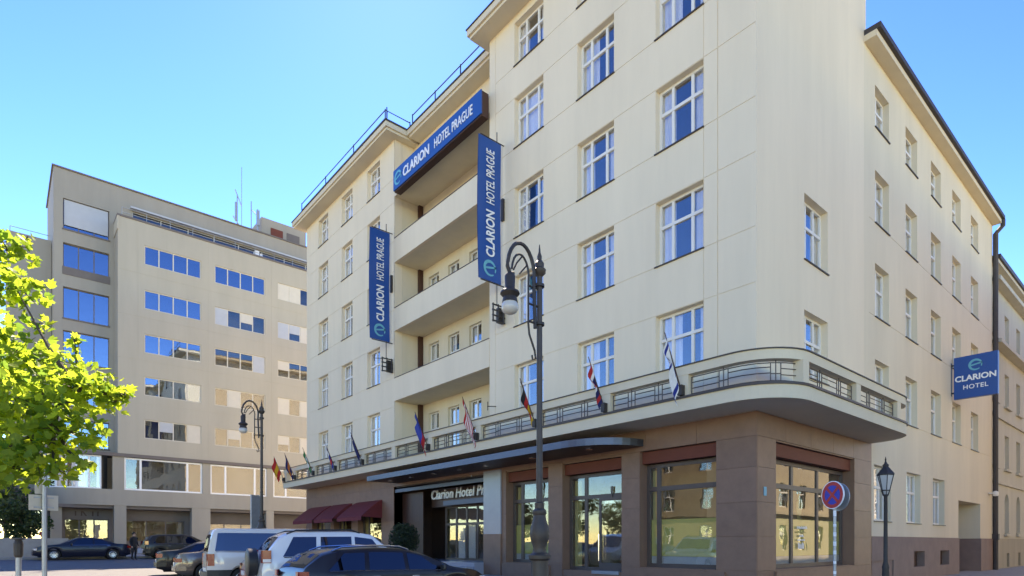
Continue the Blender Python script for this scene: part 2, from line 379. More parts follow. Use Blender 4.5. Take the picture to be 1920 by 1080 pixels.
# end wall and rear walls, roofs
mb = MB(); mb.box(XF + .02, XF + 14, YE - .02, YE, 0, EAVE); build(mb, 'end_wall', 'stucco', H)
mb = MB(); mb.box(30, 30.3, 16, YE - .05, 0, EAVE); mb.box(24.2, 30, 16, 16.2, 0, EAVE); mb.box(23.9, 24.15, YC + .02, 16.2, 19, EAVE); mb.box(24.2, 43.4, 16.3, 16.6, 0, 20); mb.box(43.2, 43.5, YC + .02, 16.3, 0, 20.2)
build(mb, 'rear_wall', 'stucco', H)
def eave_path():
    return [(16, YE), (16, YB0), (17.2, YB0), (17.2, YB1), (16, YB1), (16, YC)]
# roof slabs over the bays and the recessed middle, with moulded cornice edges
OV = .72
def cornice(pts, name='cornice'):
    m = MB(); m.prism(pts, EAVE, EAVE + .12); 
    cx = sum(p[0] for p in pts) / len(pts); cy = sum(p[1] for p in pts) / len(pts)
    q = [(p[0] + (.09 if p[0] < cx else -.0) * -1, p[1] + (.09 if p[1] > cy else -.09)) for p in pts]
    m.prism(q, EAVE + .123, EAVE + .38); build(m, name, 'cornice', H)
    m = MB(); q2 = [(p[0] + (-.13 if p[0] < cx else 0), p[1] + (.13 if p[1] > cy else -.13)) for p in pts]
    m.prism(q2, EAVE + .383, EAVE + .43); build(m, 'roof_edge', 'roof_dark', H)
cornice([(16 - OV, YB0 - OV + .3), (30.3, YB0 - OV + .3), (30.3, YE + .5), (16 - OV, YE + .5)])
cornice([(17.25 - OV, YB1 + .62), (30.2, YB1 + .62), (30.2, YB0 - OV + .10), (17.25 - OV, YB0 - OV + .10)])
cornice([(16 - OV, YC - .25), (24.1, YC - .25), (24.1, 16.5), (30.3, 16.5), (30.3, YB1 + .45), (16 - OV, YB1 + .45)])
# loggia: back wall, side walls, ceilings, parapets
LB = 17.7
CEIL = [20.25, 16.73, 13.08, 9.35]; PT = [18.0, 14.28, 10.55]
holes = []
lw = [27.2, 25.35, 23.5, 21.65]
for c in CEIL:
    for y in lw: holes.append((fx(y) - .5, fx(y) + .5, c - 2.75, c - .55, .25, False))
LM = T(LB, YE, 0, R(-90))
build(wall_mesh(fx(YB0), fx(YB1), 5.4, 20.6, holes, 0), 'loggia_back_wall', 'stucco_shaded', H, LM)
for c in CEIL:
    for y in lw: k += 1; window(H, LM @ T(fx(y) - .5, 0, c - 2.75), 1.0, 2.2, (1, 1), .6, depth=.14, fw=.055, seed=k)
for a, b in ((YB0, YB0 + .02), (YB1 - .02, YB1)): build(MB().box(16.45, LB, a, b, 5.4, 20.6), 'loggia_side_wall', 'stucco_shaded', H)
for a, b in ((YB0, YB0 + .02), (YB1 - .02, YB1)): build(MB().box(16.0, 16.446, a, b, 5.4, EAVE), 'bay_return', 'stucco', H)
for i, c in enumerate(CEIL):
    mb = MB(); mb.box(16.02, LB - .003, YB1 + .003, YB0 - .003, c, c + .22); build(mb, 'loggia_slab', 'stucco_shaded', H)
    top = PT[i - 1] if i else 21.15
    mb = MB(); mb.box(15.985, 16.13, YB1 + .004, YB0 - .004, c - .004, top); build(mb, 'parapet', 'stucco', H)
    if i:
        mb = MB(); mb.box(15.96, 16.16, YB1 + .006, YB0 - .006, top + .002, top + .03); build(mb, 'parapet_cap', 'sill_metal', H)
    if i < 4:
        mb = MB(); mb.box(LB - .28, LB - .02, YB0 - .16, YB0 - .01, c - 3.3 if i < 3 else 5.9, c - .002); build(mb, 'loggia_pillar', 'wood_dark', H)
mb = MB(); mb.box(17.2, 17.5, YB1, YB0, 20.5, EAVE); build(mb, 'attic_wall', 'stucco', H)
for a, b in ((YB0 + .002, YB0 + .022), (YB1 - .022, YB1 - .002)): build(MB().box(16.46, 17.2, a, b, 20.6, EAVE), 'attic_side', 'stucco', H)
# roof railings
def railing(pts, h, posts, name='roof_railing'):
    m = MB()
    for z in (h, h * .55): m.tube([(x, y, EAVE + .43 + z) for x, y in pts], .028, 5)
    for x, y in posts: m.tube([(x, y, EAVE + .43), (x, y, EAVE + .43 + h + .05)], .032, 5)
    build(m, name, 'iron', H)
railing([(15.5, YE - .4), (15.5, YB0 + .1), (17.0, YB0 + .1)], .95, [(15.5, YE - .4 - 3.9 * i) for i in range(4)] + [(15.5, YB0 + .1), (17.0, YB0 + .1)])
railing([(16.8, YB0 - .5), (16.8, YB1 + .8)], .95, [(16.8, YB0 - .5 - 2.2 * i) for i in range(4)])
mb = MB(); mb.add([(15.55, YB0 + .2, EAVE + .5), (15.75, YB0 + .35, EAVE + .5), (15.7, YB0 + .2, EAVE + 1.55), (15.6, YB0 + .4, EAVE + .5)], [(0, 1, 2), (1, 3, 2), (3, 0, 2)]); build(mb, 'roof_stay', 'iron', H)
# side street fronts
XT = 23.9; XE = 43.3
def sx(X): return X - XF
SS = [6.7, 10.3, 13.83, 17.43]; SH = [1.98, 2.0, 1.97, 1.57]
scol = [(onY(a, YC) + onY(b, YC)) / 2 for a, b in ((1641, 1666.6), (1699, 1718.7), (1746.6, 1763), (1786, 1801), (1821, 1833.7))]
bx = [(onY(1508, YC), onY(1558, YC))]
holes = [(sx(bx[0][0]), sx(bx[0][1]) - .25, s, s + 2.05, .42, False) for s in (6.98, 10.61)]
build(wall_mesh(0, sx(XT), 5.4, EAVE, holes, 0), 'side_wall', 'stucco', H, SD)
wbx = bx[0][1] - bx[0][0] - .25
for s in (6.98, 10.61): k += 1; window(H, SD @ T(sx(bx[0][0]), 0, s), wbx, 2.05, (1, 1, 1), .6, seed=k, pm='pane')
SW = 1.5; holes = []
for s, h in zip(SS, SH):
    for c in scol: holes.append((sx(c) - SW/2, sx(c) + SW/2, s, s + h, .42, False))
gcol = [(onY(a, YC) + onY(b, YC)) / 2 for a, b in ((1641, 1668), (1698, 1728), (1747, 1773))]
for c in gcol: holes.append((sx(c) - .9, sx(c) + .9, 2.61, 4.72, .42, False))
gate = (onY(1797, YC), onY(1838, YC))
holes.append((sx(gate[0]), sx(gate[1]), 2.02, 3.9, 1.6, True))
for s in (6.68, 10.28, 13.81): holes.append((sx(XT) + .5, sx(XE) - .4, s, s + g, .012, True))
build(wall_mesh(sx(XT), sx(XE), 2.02, 20.0, holes, 0), 'side_wall', 'stucco_shaded', H, SD)
for s, h in zip(SS, SH):
    for c in scol: k += 1; window(H, SD @ T(sx(c) - SW/2, 0, s), SW, h, (1, 1), .6, seed=k)
for c in gcol: k += 1; window(H, SD @ T(sx(c) - .9, 0, 2.61), 1.8, 2.11, (1, 1, 1), .62, seed=k)
# plinth of the side wing with cellar openings and the gate
cel = [(onY(a, YC), onY(b, YC)) for a, b in ((1712, 1732), (1761, 1778))]
holes = [(sx(a), sx(b), .75, 1.42, .35, True) for a, b in cel] + [(sx(gate[0]), sx(gate[1]), -.2, 2.018, 1.64, True), (sx(24.6), sx(26.9), -.2, 1.1, .05, True)]
build(wall_mesh(sx(24.55), sx(XE), -.3, 2.018, holes, 0), 'plinth', 'plinth', H, SD @ T(0, -.04, 0))
for a, b in cel:
    m = MB(); m.box(sx(a), sx(b), .25, .29, .75, 1.42); build(m, 'cellar_grille', 'brown_dark', H, SD)
m = MB(); m.box(sx(gate[0]) + .02, sx(gate[0]) + .12, .3, 1.5, .1, 3.86); build(m, 'gate_leaf', 'wood_dark', H, SD)
# eave, gutter and downpipe of the wing
m = MB(); m.prism([(XT + .002, YC - .42), (XE + .1, YC - .42), (XE + .1, 16.6), (XT + .002, 16.6)], 20.0, 20.22); build(m, 'wing_eave', 'cornice', H)
m = MB(); m.prism([(XT + .004, YC - .55), (XE + .25, YC - .55), (XE + .25, 16.7), (XT + .004, 16.7)], 20.224, 20.42); build(m, 'gutter', 'roof_dark', H)
m = MB(); m.tube([(XE + .2, YC - .45, 20.2), (XE + .2, YC - .45, 19.9), (XE + .12, YC - .14, 19.5), (XE + .12, YC - .14, 2.2), (XE + .12, YC - .14, .2)], .13, 8); m.box(XE - .02, XE + .26, YC - .3, YC - .002, 1.95, 2.3); build(m, 'downpipe', 'roof_dark', H, smooth=True)
m = MB(); m.box(XE - .9, XE - .5, YC - .25, YC - .02, 4.55, 4.6); m.lathe([(.0, 0), (.12, .02), (.14, .1), (.14, .25), (.05, .3)], 10, (XE - .75, YC - .3, 4.4)); build(m, 'security_camera', 'white_frame', H)

# ---- brown ground floor: backing with openings, cladding panels, shop windows
BR = T(XF - .0, YE, 0, R(-90))
shops = [(fx(12.24), fx(9.48), .98, 4.76), (fx(15.8), fx(13.0), .78, 4.7), (fx(19.08), fx(16.56), .98, 4.7)]
aw = [(fx(onX(b, XF)), fx(onX(a, XF)), 1.0, 3.95) for a, b in ((586, 621), (627, 660), (672, 716))]
aw = [(min(a, b), max(a, b), c, d) for a, b, c, d in aw]
ent = (fx(28.4), fx(20.5), -.2, 4.95)
holes = [(a, b, c, d, .55, False) for a, b, c, d in shops + aw] + [(*ent, .5, False)]
build(wall_mesh(0, LEN, -.3, 5.44, holes, 0), 'ground_floor_wall', 'brown_stone', H, BR)
swin = (sx(onY(1453, YC)), sx(onY(1600, YC)), 1.0, 4.72)
holes = [(*swin, .55, False)]
build(wall_mesh(0, sx(24.55), -.3, 5.44, holes, 0), 'ground_floor_wall', 'brown_stone', H, SD)
def clad(M, u0, u1, ops, zs):
    for z0, z1 in zip(zs[:-1], zs[1:]):
        cuts = {u0, u1}
        for o in ops:
            if o[2] < z1 - .01 and o[3] > z0 + .01: cuts |= {o[0], o[1]}
        cs = sorted(cuts)
        for a, b in zip(cs[:-1], cs[1:]):
            if any(o[0] - .001 <= a and b <= o[1] + .001 and o[2] < z1 - .01 and o[3] > z0 + .01 for o in ops): continue
            n = max(1, round((b - a) / 1.9))
            for i in range(n):
                p, q = a + (b-a)*i/n, a + (b-a)*(i+1)/n
                if q - p < .03: continue
                build(MB().box(p + .004, q - .004, -.035, .0, z0 + .004, z1 - .004), 'cladding_panel', 'brown_panel', H, M)
zs = [.0, .98, 1.95, 2.92, 3.9, 4.76, 5.44]
zo = [(a, b, c if c > .9 else -1, d) for a, b, c, d in shops]
for o in shops + aw + [ent]: pass
ops = [(a, b, 0 if c < .9 else .98, 4.76) for a, b, c, d in shops] + [(a, b, .98, 3.9) for a, b, c, d in aw] + [(ent[0], ent[1], -1, 4.76)]
clad(BR, 0, LEN + .035, ops, zs)
clad(SD, 0, sx(24.55), [(swin[0], swin[1], .98, 4.76)], zs)
m = MB()
for a, b, c, d in shops:
    if c > .9: m.box(a - .15, b + .12, -.12, -.036, .0, c - .06)
m.box(swin[0] - .2, swin[1] + .5, -.12, -.036, 0, .92)
build(MB().box(shops[0][0] - .2, shops[0][1] + .3, -.10, -.036, 0, .92), 'window_plinth', 'brown_panel', H, BR)
build(MB().box(swin[0] - .1, swin[1] + .4, -.10, -.036, 0, .94), 'window_plinth', 'brown_panel', H, SD)
build(MB().box(shops[2][0] - .2, shops[2][1] + .1, -.10, -.036, 0, .92), 'window_plinth', 'brown_panel', H, BR)
def shop(M, a, b, c, d, cols, seed, film=True, door=False):
    w, h = b - a, d - c
    wo_ = window(H, M @ T(a, 0, c), w, h - .42, cols, .76, 'bronze_frame', 'pane_shop', .36, .12, None, False, 'shop_room', name='shop_window')
    build(MB().box(.01, w - .01, .10, .36, h - .40, h - .02), 'roller_blind_box', 'blind_red', wo_, M @ T(a, 0, c))
    if film:
        build(MB().box(.14, w - .14, .43, .435, .36, h * .41), 'frosted_film', 'film', wo_, M @ T(a, 0, c))
        build(MB().box(.14, w - .14, .43, .435, .08, .35), 'frosted_film', 'film_grey', wo_, M @ T(a, 0, c))
    mcur = MB(); P = [(.1 + .35 * i / 10, .55 + .03 * math.sin(i * 1.9)) for i in range(11)]
    for i in range(10): mcur.quad((P[i][0], P[i][1], .05), (P[i+1][0], P[i+1][1], .05), (P[i+1][0], P[i+1][1], h - .6), (P[i][0], P[i][1], h - .6))
    build(mcur, 'drape', 'curtain_warm', wo_, M @ T(a, 0, c), True)
    if door:
        dm = MB(); x0, x1 = w * .54, w * .94; z1 = h * .66
        for bx_ in ((x0, x0 + .09, .02, z1), (x1 - .09, x1, .02, z1), (x0 + .09, x1 - .09, z1 - .1, z1), (x0 + .09, x1 - .09, .02, .28)): dm.box(bx_[0], bx_[1], .30, .355, bx_[2], bx_[3])
        dm.box((x0 + x1)/2 - .03, (x0 + x1)/2 + .03, .31, .355, z1, h * .76)
        dob = build(dm, 'door', 'bronze_frame', H, M @ T(a, 0, c))
        build(MB().box(x0 + .09, x1 - .09, .325, .331, .28, z1 - .1), 'pane', 'pane_shop', dob, M @ T(a, 0, c))
        build(MB().tube([(x0 + .05, .30, .35), (x0 + .05, .22, .35), (x0 + .05, .22, 1.3), (x0 + .05, .30, 1.3)], .02, 6), 'handle', 'chrome', dob, M @ T(a, 0, c))
        build(MB().box(x0 - .05, x1 + .05, -.05, .3, -.1, .016), 'threshold', 'galv', dob, M @ T(a, 0, c))
    return wo_
shop(BR, *shops[0], (.2, 1), 1)
shop(BR, *shops[1], (.42, 1), 2, False, True)
shop(BR, *shops[2], (.3, 1), 3)
w4 = shop(SD, *swin, (1, 1, 1.1), 4)
# little lettering and mark on the corner window
wx = swin[0] + (swin[1] - swin[0]) * .36
rq = random.Random(5)
for z_, h_, x0_, x1_, mt_ in ((2.22, .09, .10, .82, 'letter'), (2.09, .05, .16, .74, 'curtain_warm'), (1.96, .08, .28, .56, 'letter')):   # too small to read in the photograph: strokes only
    m = MB(); x_ = wx + x0_
    while x_ < wx + x1_: w_ = rq.uniform(.018, .05); m.box(x_, x_ + w_, .350, .353, z_, z_ + h_ * rq.uniform(.6, 1)); x_ += w_ + rq.uniform(.008, .02)
    build(m, 'window_print', mt_, w4, SD)['kind'] = 'stuff'
m = MB()
for i in range(5): m.box(wx + .18 + i * .09, wx + .24 + i * .09, .350, .353, 1.58, 1.78 - .03 * (i % 3))
m.box(wx + .14, wx + .68, .350, .353, 1.84, 1.88); build(m, 'window_mark', 'letter', w4, SD)
m = MB(); m.box(wx + .3, wx + .62, .44, .47, 2.7, 3.1); m.box(wx + .37, wx + .41, .44, .47, 2.45, 2.7); m.box(wx + .5, wx + .55, .44, .47, 2.45, 2.7); m.box(wx + .4, wx + .52, .44, .47, 3.1, 3.35); build(m, 'window_mark', 'curtain_warm', w4, SD)
build(MB().box(sx(16.35), sx(16.5), -.05, -.036, 3.1, 3.35), 'house_plate', 'sign_cyan', H, SD)
for i, (a, b, c, d) in enumerate(aw):
    wo_ = window(H, BR @ T(a, 0, c), b - a, d - c, (.35, 1), .8, 'bronze_frame', 'pane_shop', .3, .09, 'curtain_warm', False, 'shop_room', seed=i * 3 + 1, name='shop_window')
    m = MB(); n = 12; z1 = 4.15; P = []
    for j in range(7):
        an = j / 6; P.append((-.04 - 1.25 * an, z1 - .95 * an ** 1.25))
    for j in range(6): m.quad((a - .1, P[j][0], P[j][1]), (b + .1, P[j][0], P[j][1]), (b + .1, P[j+1][0], P[j+1][1]), (a - .1, P[j+1][0], P[j+1][1]))
    for e in (a - .1, b + .1): m.add([(e, p[0], p[1]) for p in P] + [(e, -.04, z1 - 1.0)], [tuple(range(8))])
    m.quad((a - .1, P[6][0], P[6][1]), (b + .1, P[6][0], P[6][1]), (b + .1, P[6][0], P[6][1] - .2), (a - .1, P[6][0], P[6][1] - .2))
    build(m, 'awning', 'awning', H, BR)
# entrance recess
EM = BR; e0, e1 = ent[0], ent[1]; FLO = .93
build(MB().box(e0, e1, -.6, 2.4, -.2, FLO).box(e0 + .3, e1 - .1, -.95, -.6, -.2, FLO - .17).box(e0 + .3, e1 - .1, -1.3, -.95, -.2, FLO - .34), 'entrance_steps', 'grey_stone', H, EM)
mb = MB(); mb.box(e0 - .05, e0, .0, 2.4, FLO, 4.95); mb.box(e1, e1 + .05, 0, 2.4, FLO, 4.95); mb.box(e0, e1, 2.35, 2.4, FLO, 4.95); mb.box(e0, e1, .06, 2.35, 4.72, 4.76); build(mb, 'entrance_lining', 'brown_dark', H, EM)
for i in range(12): build(MB().box(e0 + .02 + i * .17, e0 + .183 + i * .17, .5, .56, FLO, 4.4), 'timber_board', 'wood_dark', H, EM)
mb = MB(); mb.box(e0 + .02, e1 - .02, .02, .06, 4.45, 4.62); build(mb, 'fascia_strip', 'steel', H, EM)
mb = MB(); mb.box(e0 + 3.6, e1 - .02, .70, .76, 3.62, 3.85); build(mb, 'fascia_strip', 'steel', H, EM)
mb = MB(); mb.box(e0 + 2.1, e1 - .02, 1.0, 1.06, 3.6, 4.5); build(mb, 'entrance_transom', 'brown_dark', H, EM)
de = window(H, EM @ T(e0 + 2.9, 1.3, FLO), e1 - e0 - 2.95, 2.7, (.9, .8, .8, 1, 1.1), .66, 'bronze_frame', 'pane_shop', .0, .10, None, False, 'shop_room', name='entrance_doors')
for x in (1.05, 1.9, 4.0): build(MB().box(x, x + .55, .08, .11, .05, 1.75), 'door_leaf', 'panel_cream', de, EM @ T(e0 + 2.9, 1.3, FLO))
m = MB(); m.tube([(e1 - .35, .55, FLO), (e1 - .35, .55, FLO + 1.0)], .09, 8); m.box(e1 - .45, e1 - .25, .45, .65, FLO + 1.0, FLO + 1.06); build(m, 'ashtray_post', 'chrome', H, EM, True)
pm_ = build(MB().box(fx(20.5) - .02, fx(19.36), -.10, .5, 2.15, 4.85), 'entrance_pillar', 'grey_stone', H, EM)
build(MB().box(fx(20.5) - .022, fx(19.36) + .002, -.104, .5, .3, 2.146), 'pillar_base', 'brown_panel', pm_, EM)
t_ = put('entrance_lettering', text_mesh('Clarion Hotel Prague', .66, .03, .012, 'letter', shear=.15), None, EM @ T(e0 + 2.25, .86, 4.0) @ Matrix.Rotation(R(90), 4, 'X'))
tag(t_, 'white raised script lettering above the glass hotel entrance', 'lettering')
# small fittings on the front wall
for px_, py_ in ((930, 762), (716, 672)):
    y_ = onX(px_, XF); z_ = zat(py_, XF, y_); build(MB().tube([(XF, y_, z_), (XF - .45, y_ + .03, z_ - .06)], .018, 6).tube([(XF - .42, y_ + .03, z_ + .14), (XF - .42, y_ + .03, z_ - .22)], .02, 6), 'wall_bracket', 'iron', H)
for y_ in (18.0, 20.9): build(MB().lathe([(.02, -.07), (.06, -.04), (.075, 0), (.06, .04), (.02, .07)], 12, (XF - .12, y_, 5.02)), 'wall_light', 'lamp_glass', H, smooth=True)
# ---- steel canopy under the balcony
def arc(cx, cy, r, a0, a1, n): return [(cx + r * math.cos(a0 + (a1 - a0) * i / n), cy + r * math.sin(a0 + (a1 - a0) * i / n)) for i in range(n + 1)]
m = MB(); CP = [(15.96, 28.0)] + [(14.2, 28.0)] + [(14.2 + 1.76 * (1 - math.cos(a)), 14.1 - 2.0 * math.sin(a)) for a in [R(9 * i) for i in range(11)]]
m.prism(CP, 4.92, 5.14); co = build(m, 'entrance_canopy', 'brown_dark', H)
m = MB(); m.sweep(CP[1:], -.012, .004, 4.915, 5.145); build(m, 'canopy_edge', 'steel', co)
for y in (13.6, 16.4, 19.2, 21, 23, 25, 27): build(MB().lathe([(.13, 0), (.13, .03)], 12, (15.0, y, 4.893)), 'downlight', 'chrome', co)
# ---- balcony: slab, posts, coping, railings
path = [(14.5, YE + .3), (14.5, YC)] + arc(16, YC, 1.5, math.pi, 1.5 * math.pi, 12)[1:] + [(23.2, YC - 1.5)] + arc(23.2, YC - .2, 1.3, -math.pi/2, 0, 10)[1:]
poly = path + [(24.5, YC - .005), (16 - .005, YC - .005), (16 - .005, YE + .3)]
m = MB(); m.prism(poly, 5.45, 5.82); build(m, 'balcony_slab', 'cornice', H)
m = MB(); m.sweep(path, -.05, .0, 5.80, 5.86); build(m, 'slab_drip', 'sill_metal', H)
m = MB(); m.sweep(path[:-6], .02, .30, 6.45, 6.70); build(m, 'balcony_coping', 'cornice', H)
m = MB(); m.sweep(path[:-6], -.02, .33, 6.703, 6.73); build(m, 'coping_flashing', 'sill_metal', H)
posts = [(14.5, y) for y in (40.35, 38.8, 35.6, 32.45, 29.1, 25.9, 22.65, 19.1, 15.65, 12.45, 9.65)]
sposts = [15.75, 19.25, 22.75]
for x, y in posts: build(MB().box(14.53, 14.79, y - .17, y + .17, 5.86, 6.449), 'balcony_post', 'cornice', H)
for x in sposts: build(MB().box(x - .17, x + .17, YC - 1.47, YC - 1.21, 5.86, 6.449), 'balcony_post', 'cornice', H)
def rail_panel(pts):          # pts: plan polyline of the panel
    P = [Vector(p) for p in pts]; seg = [0]
    for a, b in zip(P[:-1], P[1:]): seg.append(seg[-1] + (b - a).length)
    Ln = seg[-1]
    def at(s):
        for i in range(len(P) - 1):
            if s <= seg[i+1] + 1e-6: return P[i].lerp(P[i+1], (s - seg[i]) / (seg[i+1] - seg[i]))
        return P[-1]
    m = MB(); r = .016
    def hb(s0, s1, z):
        n = max(1, int((s1 - s0) / .35)); m.tube([(*at(s0 + (s1 - s0) * i / n), z) for i in range(n + 1)], r, 4)
    def vb(s, z0=5.87, z1=6.44): m.tube([(*at(s), z0), (*at(s), z1)], r * 1.15, 4)
    a, b = Ln * .30, Ln * .70; gp = .13
    hb(0.02, Ln - .02, 6.38); hb(0.02, Ln - .02, 5.92)
    for s in (.03, a - gp, a, a + gp, b - gp, b, b + gp, Ln - .03): vb(s, 5.92 if s not in (a, b) else 5.87, 6.38 if s not in (a, b) else 6.44)
    for (p, q, zz) in ((.03, a - gp, (6.07, 6.23)), (a + gp, b - gp, (6.12, 6.27)), (b + gp, Ln - .03, (6.07, 6.23))):
        for z in zz: hb(p, q, z)
    hb(a - gp, a + gp, 6.10); hb(b - gp, b + gp, 6.10)
    build(m, 'railing_panel', 'rail_iron', H)
for (x0, y0), (x1, y1) in zip(posts[:-1], posts[1:]):
    if y0 - y1 > 1.6: rail_panel([(14.66, y0 - .17), (14.66, y1 + .17)])
rail_panel([(14.66, 9.48), (14.66, YC)] + arc(16, YC, 1.34, math.pi, 1.5 * math.pi, 10)[1:-1] + [(15.58, YC - 1.28)])
for a, b in zip(sposts[:-1], sposts[1:]): rail_panel([(a + .17, YC - 1.34), (b - .17, YC - 1.34)])

# ------------------------------------------------------------------ hotel signs
def swoosh(mb, cx, cy, r, y):          # round "e" mark in the x-z plane at depth y
    n = 40
    for i in range(n):
        a0, a1 = R(-25 + 335 * i / n), R(-25 + 335 * (i + 1) / n)
        w0 = .16 + .22 * math.sin(math.pi * i / n); w1 = .16 + .22 * math.sin(math.pi * (i + 1) / n)
        f = lambda a, k: (cx + r * k * math.cos(-a + R(0)), y, cy + r * k * math.sin(a))
        g0, g1 = (cx + r * math.cos(a0), y, cy + r * math.sin(a0)), (cx + r * math.cos(a1), y, cy + r * math.sin(a1))
        h0, h1 = (cx + r * (1 - w0) * math.cos(a0), y, cy + r * (1 - w0) * math.sin(a0)), (cx + r * (1 - w1) * math.cos(a1), y, cy + r * (1 - w1) * math.sin(a1))
        mb.quad(g0, g1, h1, h0)
    mb.add([(cx - r * .66, y, cy - r * .20), (cx + r * .98, y, cy + r * .10), (cx + r * .98, y, cy + r * .36), (cx - r * .60, y, cy + r * .06)], [(0, 1, 2, 3)])
RX = Matrix.Rotation(R(90), 4, 'X')
# roof sign: x local along the front, faces -X
rs = thing('roof_sign', 'long blue illuminated box sign along the top of the loggia', 'sign', 15.55, 27.6, 20.0)
SM = T(15.5, 27.62, 20.0, R(-90)); SL = 7.45
build(MB().box(0, SL, 0, .06, 0, 1.02), 'sign_face', 'blue_sign', rs, SM)
build(MB().box(.02, SL - .02, .062, .42, -.06, 1.0), 'sign_case', 'sign_brown', rs, SM)
m = MB(); swoosh(m, .48, .5, .36, -.012); build(m, 'emblem', 'sign_cyan', rs, SM)
put('lettering', text_mesh('CLARION', .66, .012, .016, 'sign_white'), rs, SM @ T(1.0, -.014, .27) @ Matrix.Diagonal((.86, 1, 1, 1)) @ RX)
put('lettering', text_mesh('HOTEL PRAGUE', .62, .012, .004, 'sign_white'), rs, SM @ T(3.85, -.014, .28) @ Matrix.Diagonal((.68, 1, 1, 1)) @ RX)
# projecting banners, facing the viewer (-Y)
def banner(y, label):
    b = thing('banner_sign', label, 'banner', 15.9, y, 12.5, 'vertical hotel banners')
    M = T(14.68, y, 12.5); m = MB(); n = 14
    for i in range(n):
        z0, z1 = 5.8 * i / n, 5.8 * (i + 1) / n
        f = lambda z: .05 * math.sin(math.pi * z / 5.8) * 1.2
        w = lambda z: 1.12 + .04 * abs(2 * z / 5.8 - 1)
        for yy in (0, .03): m.quad((-f(z0) * .3, yy + f(z0), z0), (w(z0), yy, z0), (w(z1), yy, z1), (-f(z1) * .3, yy + f(z1), z1))
    build(m, 'banner_cloth', 'blue_sign', b, M)
    m = MB(); swoosh(m, .56, .52, .33, -.012); build(m, 'emblem', 'sign_cyan', b, M)
    V = Matrix.Rotation(R(-90), 4, 'Y')
    put('lettering', text_mesh('CLARION', .60, .01, .014, 'sign_white'), b, M @ T(.79, -.014, .98) @ V @ Matrix.Diagonal((.74, 1, 1, 1)) @ RX)
    put('lettering', text_mesh('HOTEL PRAGUE', .60, .01, .003, 'sign_white'), b, M @ T(.79, -.014, 3.14) @ V @ Matrix.Diagonal((.52, 1, 1, 1)) @ RX)
    for zz, za, zb in ((5.84, 5.8, 6.25), (-.04, 0, -.9)):
        build(MB().tube([(0.1, .01, zz), (1.34, .01, zz)], .025, 6).tube([(.95, .01, za), (.95, .01, zb)], .02, 6), 'bracket', 'iron', b, M)
    build(MB().box(1.2, 1.3, -.06, .08, 2.7, 3.6), 'spotlight', 'iron', b, M)
    m = MB()
    for i in range(4): m.tube([(.62, -.1, -.95 - .22 * i), (1.28, -.1, -.95 - .22 * i)], .035, 5)
    for i in range(3): m.tube([(.66 + .27 * i, -.1, -.9), (.66 + .27 * i, -.1, -1.66)], .035, 5)
    m.box(.98, 1.3, -.06, .1, -1.6, -1.0); build(m, 'grille', 'iron', b, M)
banner(19.25, 'blue hanging banner with white lettering beside the street lamp on the right bay')
banner(28.6, 'blue hanging banner with white lettering on the left bay of the hotel')
# projecting box sign in the side street, facing -X
ps = thing('box_sign', 'square blue box sign projecting from the side street front', 'sign', 35.0, YC, 8.7)
PM = T(35.0, YC - .12, 8.68, R(-90))
build(MB().box(0, 1.68, 0, .22, 0, 2.0), 'sign_case', 'blue_sign', ps, PM)
m = MB(); swoosh(m, .84, 1.52, .27, -.01); build(m, 'emblem', 'sign_cyan', ps, PM)
put('lettering', text_mesh('CLARION', .37, .006, .012, 'sign_white', align='CENTER'), ps, PM @ T(.84, -.01, .82) @ RX)
put('lettering', text_mesh('HOTEL', .29, .006, .004, 'sign_white', align='CENTER', space=1.1), ps, PM @ T(.84, -.01, .42) @ RX)
m = MB(); m.box(-.13, 0, .06, .16, .3, .36); m.box(-.13, 0, .06, .16, 1.64, 1.7); m.box(-.125, -.11, 0, .22, .2, 1.8); build(m, 'bracket', 'iron', ps, PM)

# ------------------------------------------------------------------ flags on the balcony
FC = {'red': (.45, .02, .02), 'white': (.75, .75, .72), 'blue': (.012, .03, .22), 'navy': (.012, .015, .09), 'yellow': (.62, .36, .02), 'black': (.012, .012, .012), 'green': (.015, .16, .05), 'orange': (.5, .14, .02), 'royal': (.03, .06, .32)}
for k_, c in FC.items(): mat('flag_' + k_, c, 0.85, 0.1, 10)
def flag(y, cols, label, drop, sw, x=14.46, hoist=1.05, seed=0, custom=None, fine=1):
    f = thing('flag', label, 'flag', x, y, 6.1, 'flags along the balcony'); rnd = random.Random(seed)
    b = Vector((x, y, 5.98)); t = b + Vector((-.62, .12, 1.55))
    build(MB().tube([b, t], [.022, .014], 6), 'pole', 'wood_dark', f)
    build(MB().box(x - .1, x + .06, y - .07, y + .07, 5.88, 6.16), 'bracket', 'iron', f)
    nu, nv = 12 * fine, 10 * fine; names = sorted(set(cols)) ; m = MB()
    def P(u, v):
        p = t.lerp(b, .03 + u * hoist / 1.55); fold = math.sin(v * 8 + u * 4 + seed) * .11 * v ** .5 * (1.1 - .3 * u)
        return p + Vector((.12 * v + sw * v, fold + .05 * v, -1.25 * drop * v * (.9 + .25 * math.sin(u * 2.2 + seed))))
    V = [[P(i / nu, j / nv) for j in range(nv + 1)] for i in range(nu + 1)]
    for i in range(nu):
        for j in range(nv):
            c = custom(i / nu, j / nv) if custom else cols[min(len(cols) - 1, int(i / nu * len(cols)))]
            m.quad(V[i][j], V[i+1][j], V[i+1][j+1], V[i][j+1], names.index(c))
    o = build(m, 'cloth', ['flag_' + c for c in names], f, smooth=True)
py = [p[1] for p in posts]
flag(py[0] + .1, ['red', 'yellow', 'red'], 'red and yellow flag at the far left end of the balcony', .55, -.25, seed=1)
flag(py[1] - .3, ['navy', 'orange', 'navy'], 'dark blue flag with orange lower edge, second from the left end', .75, 0, seed=2)
flag(py[2] - .1, ['green', 'white', 'green'], 'green flag with a white stripe on the balcony', .6, 0, seed=3)
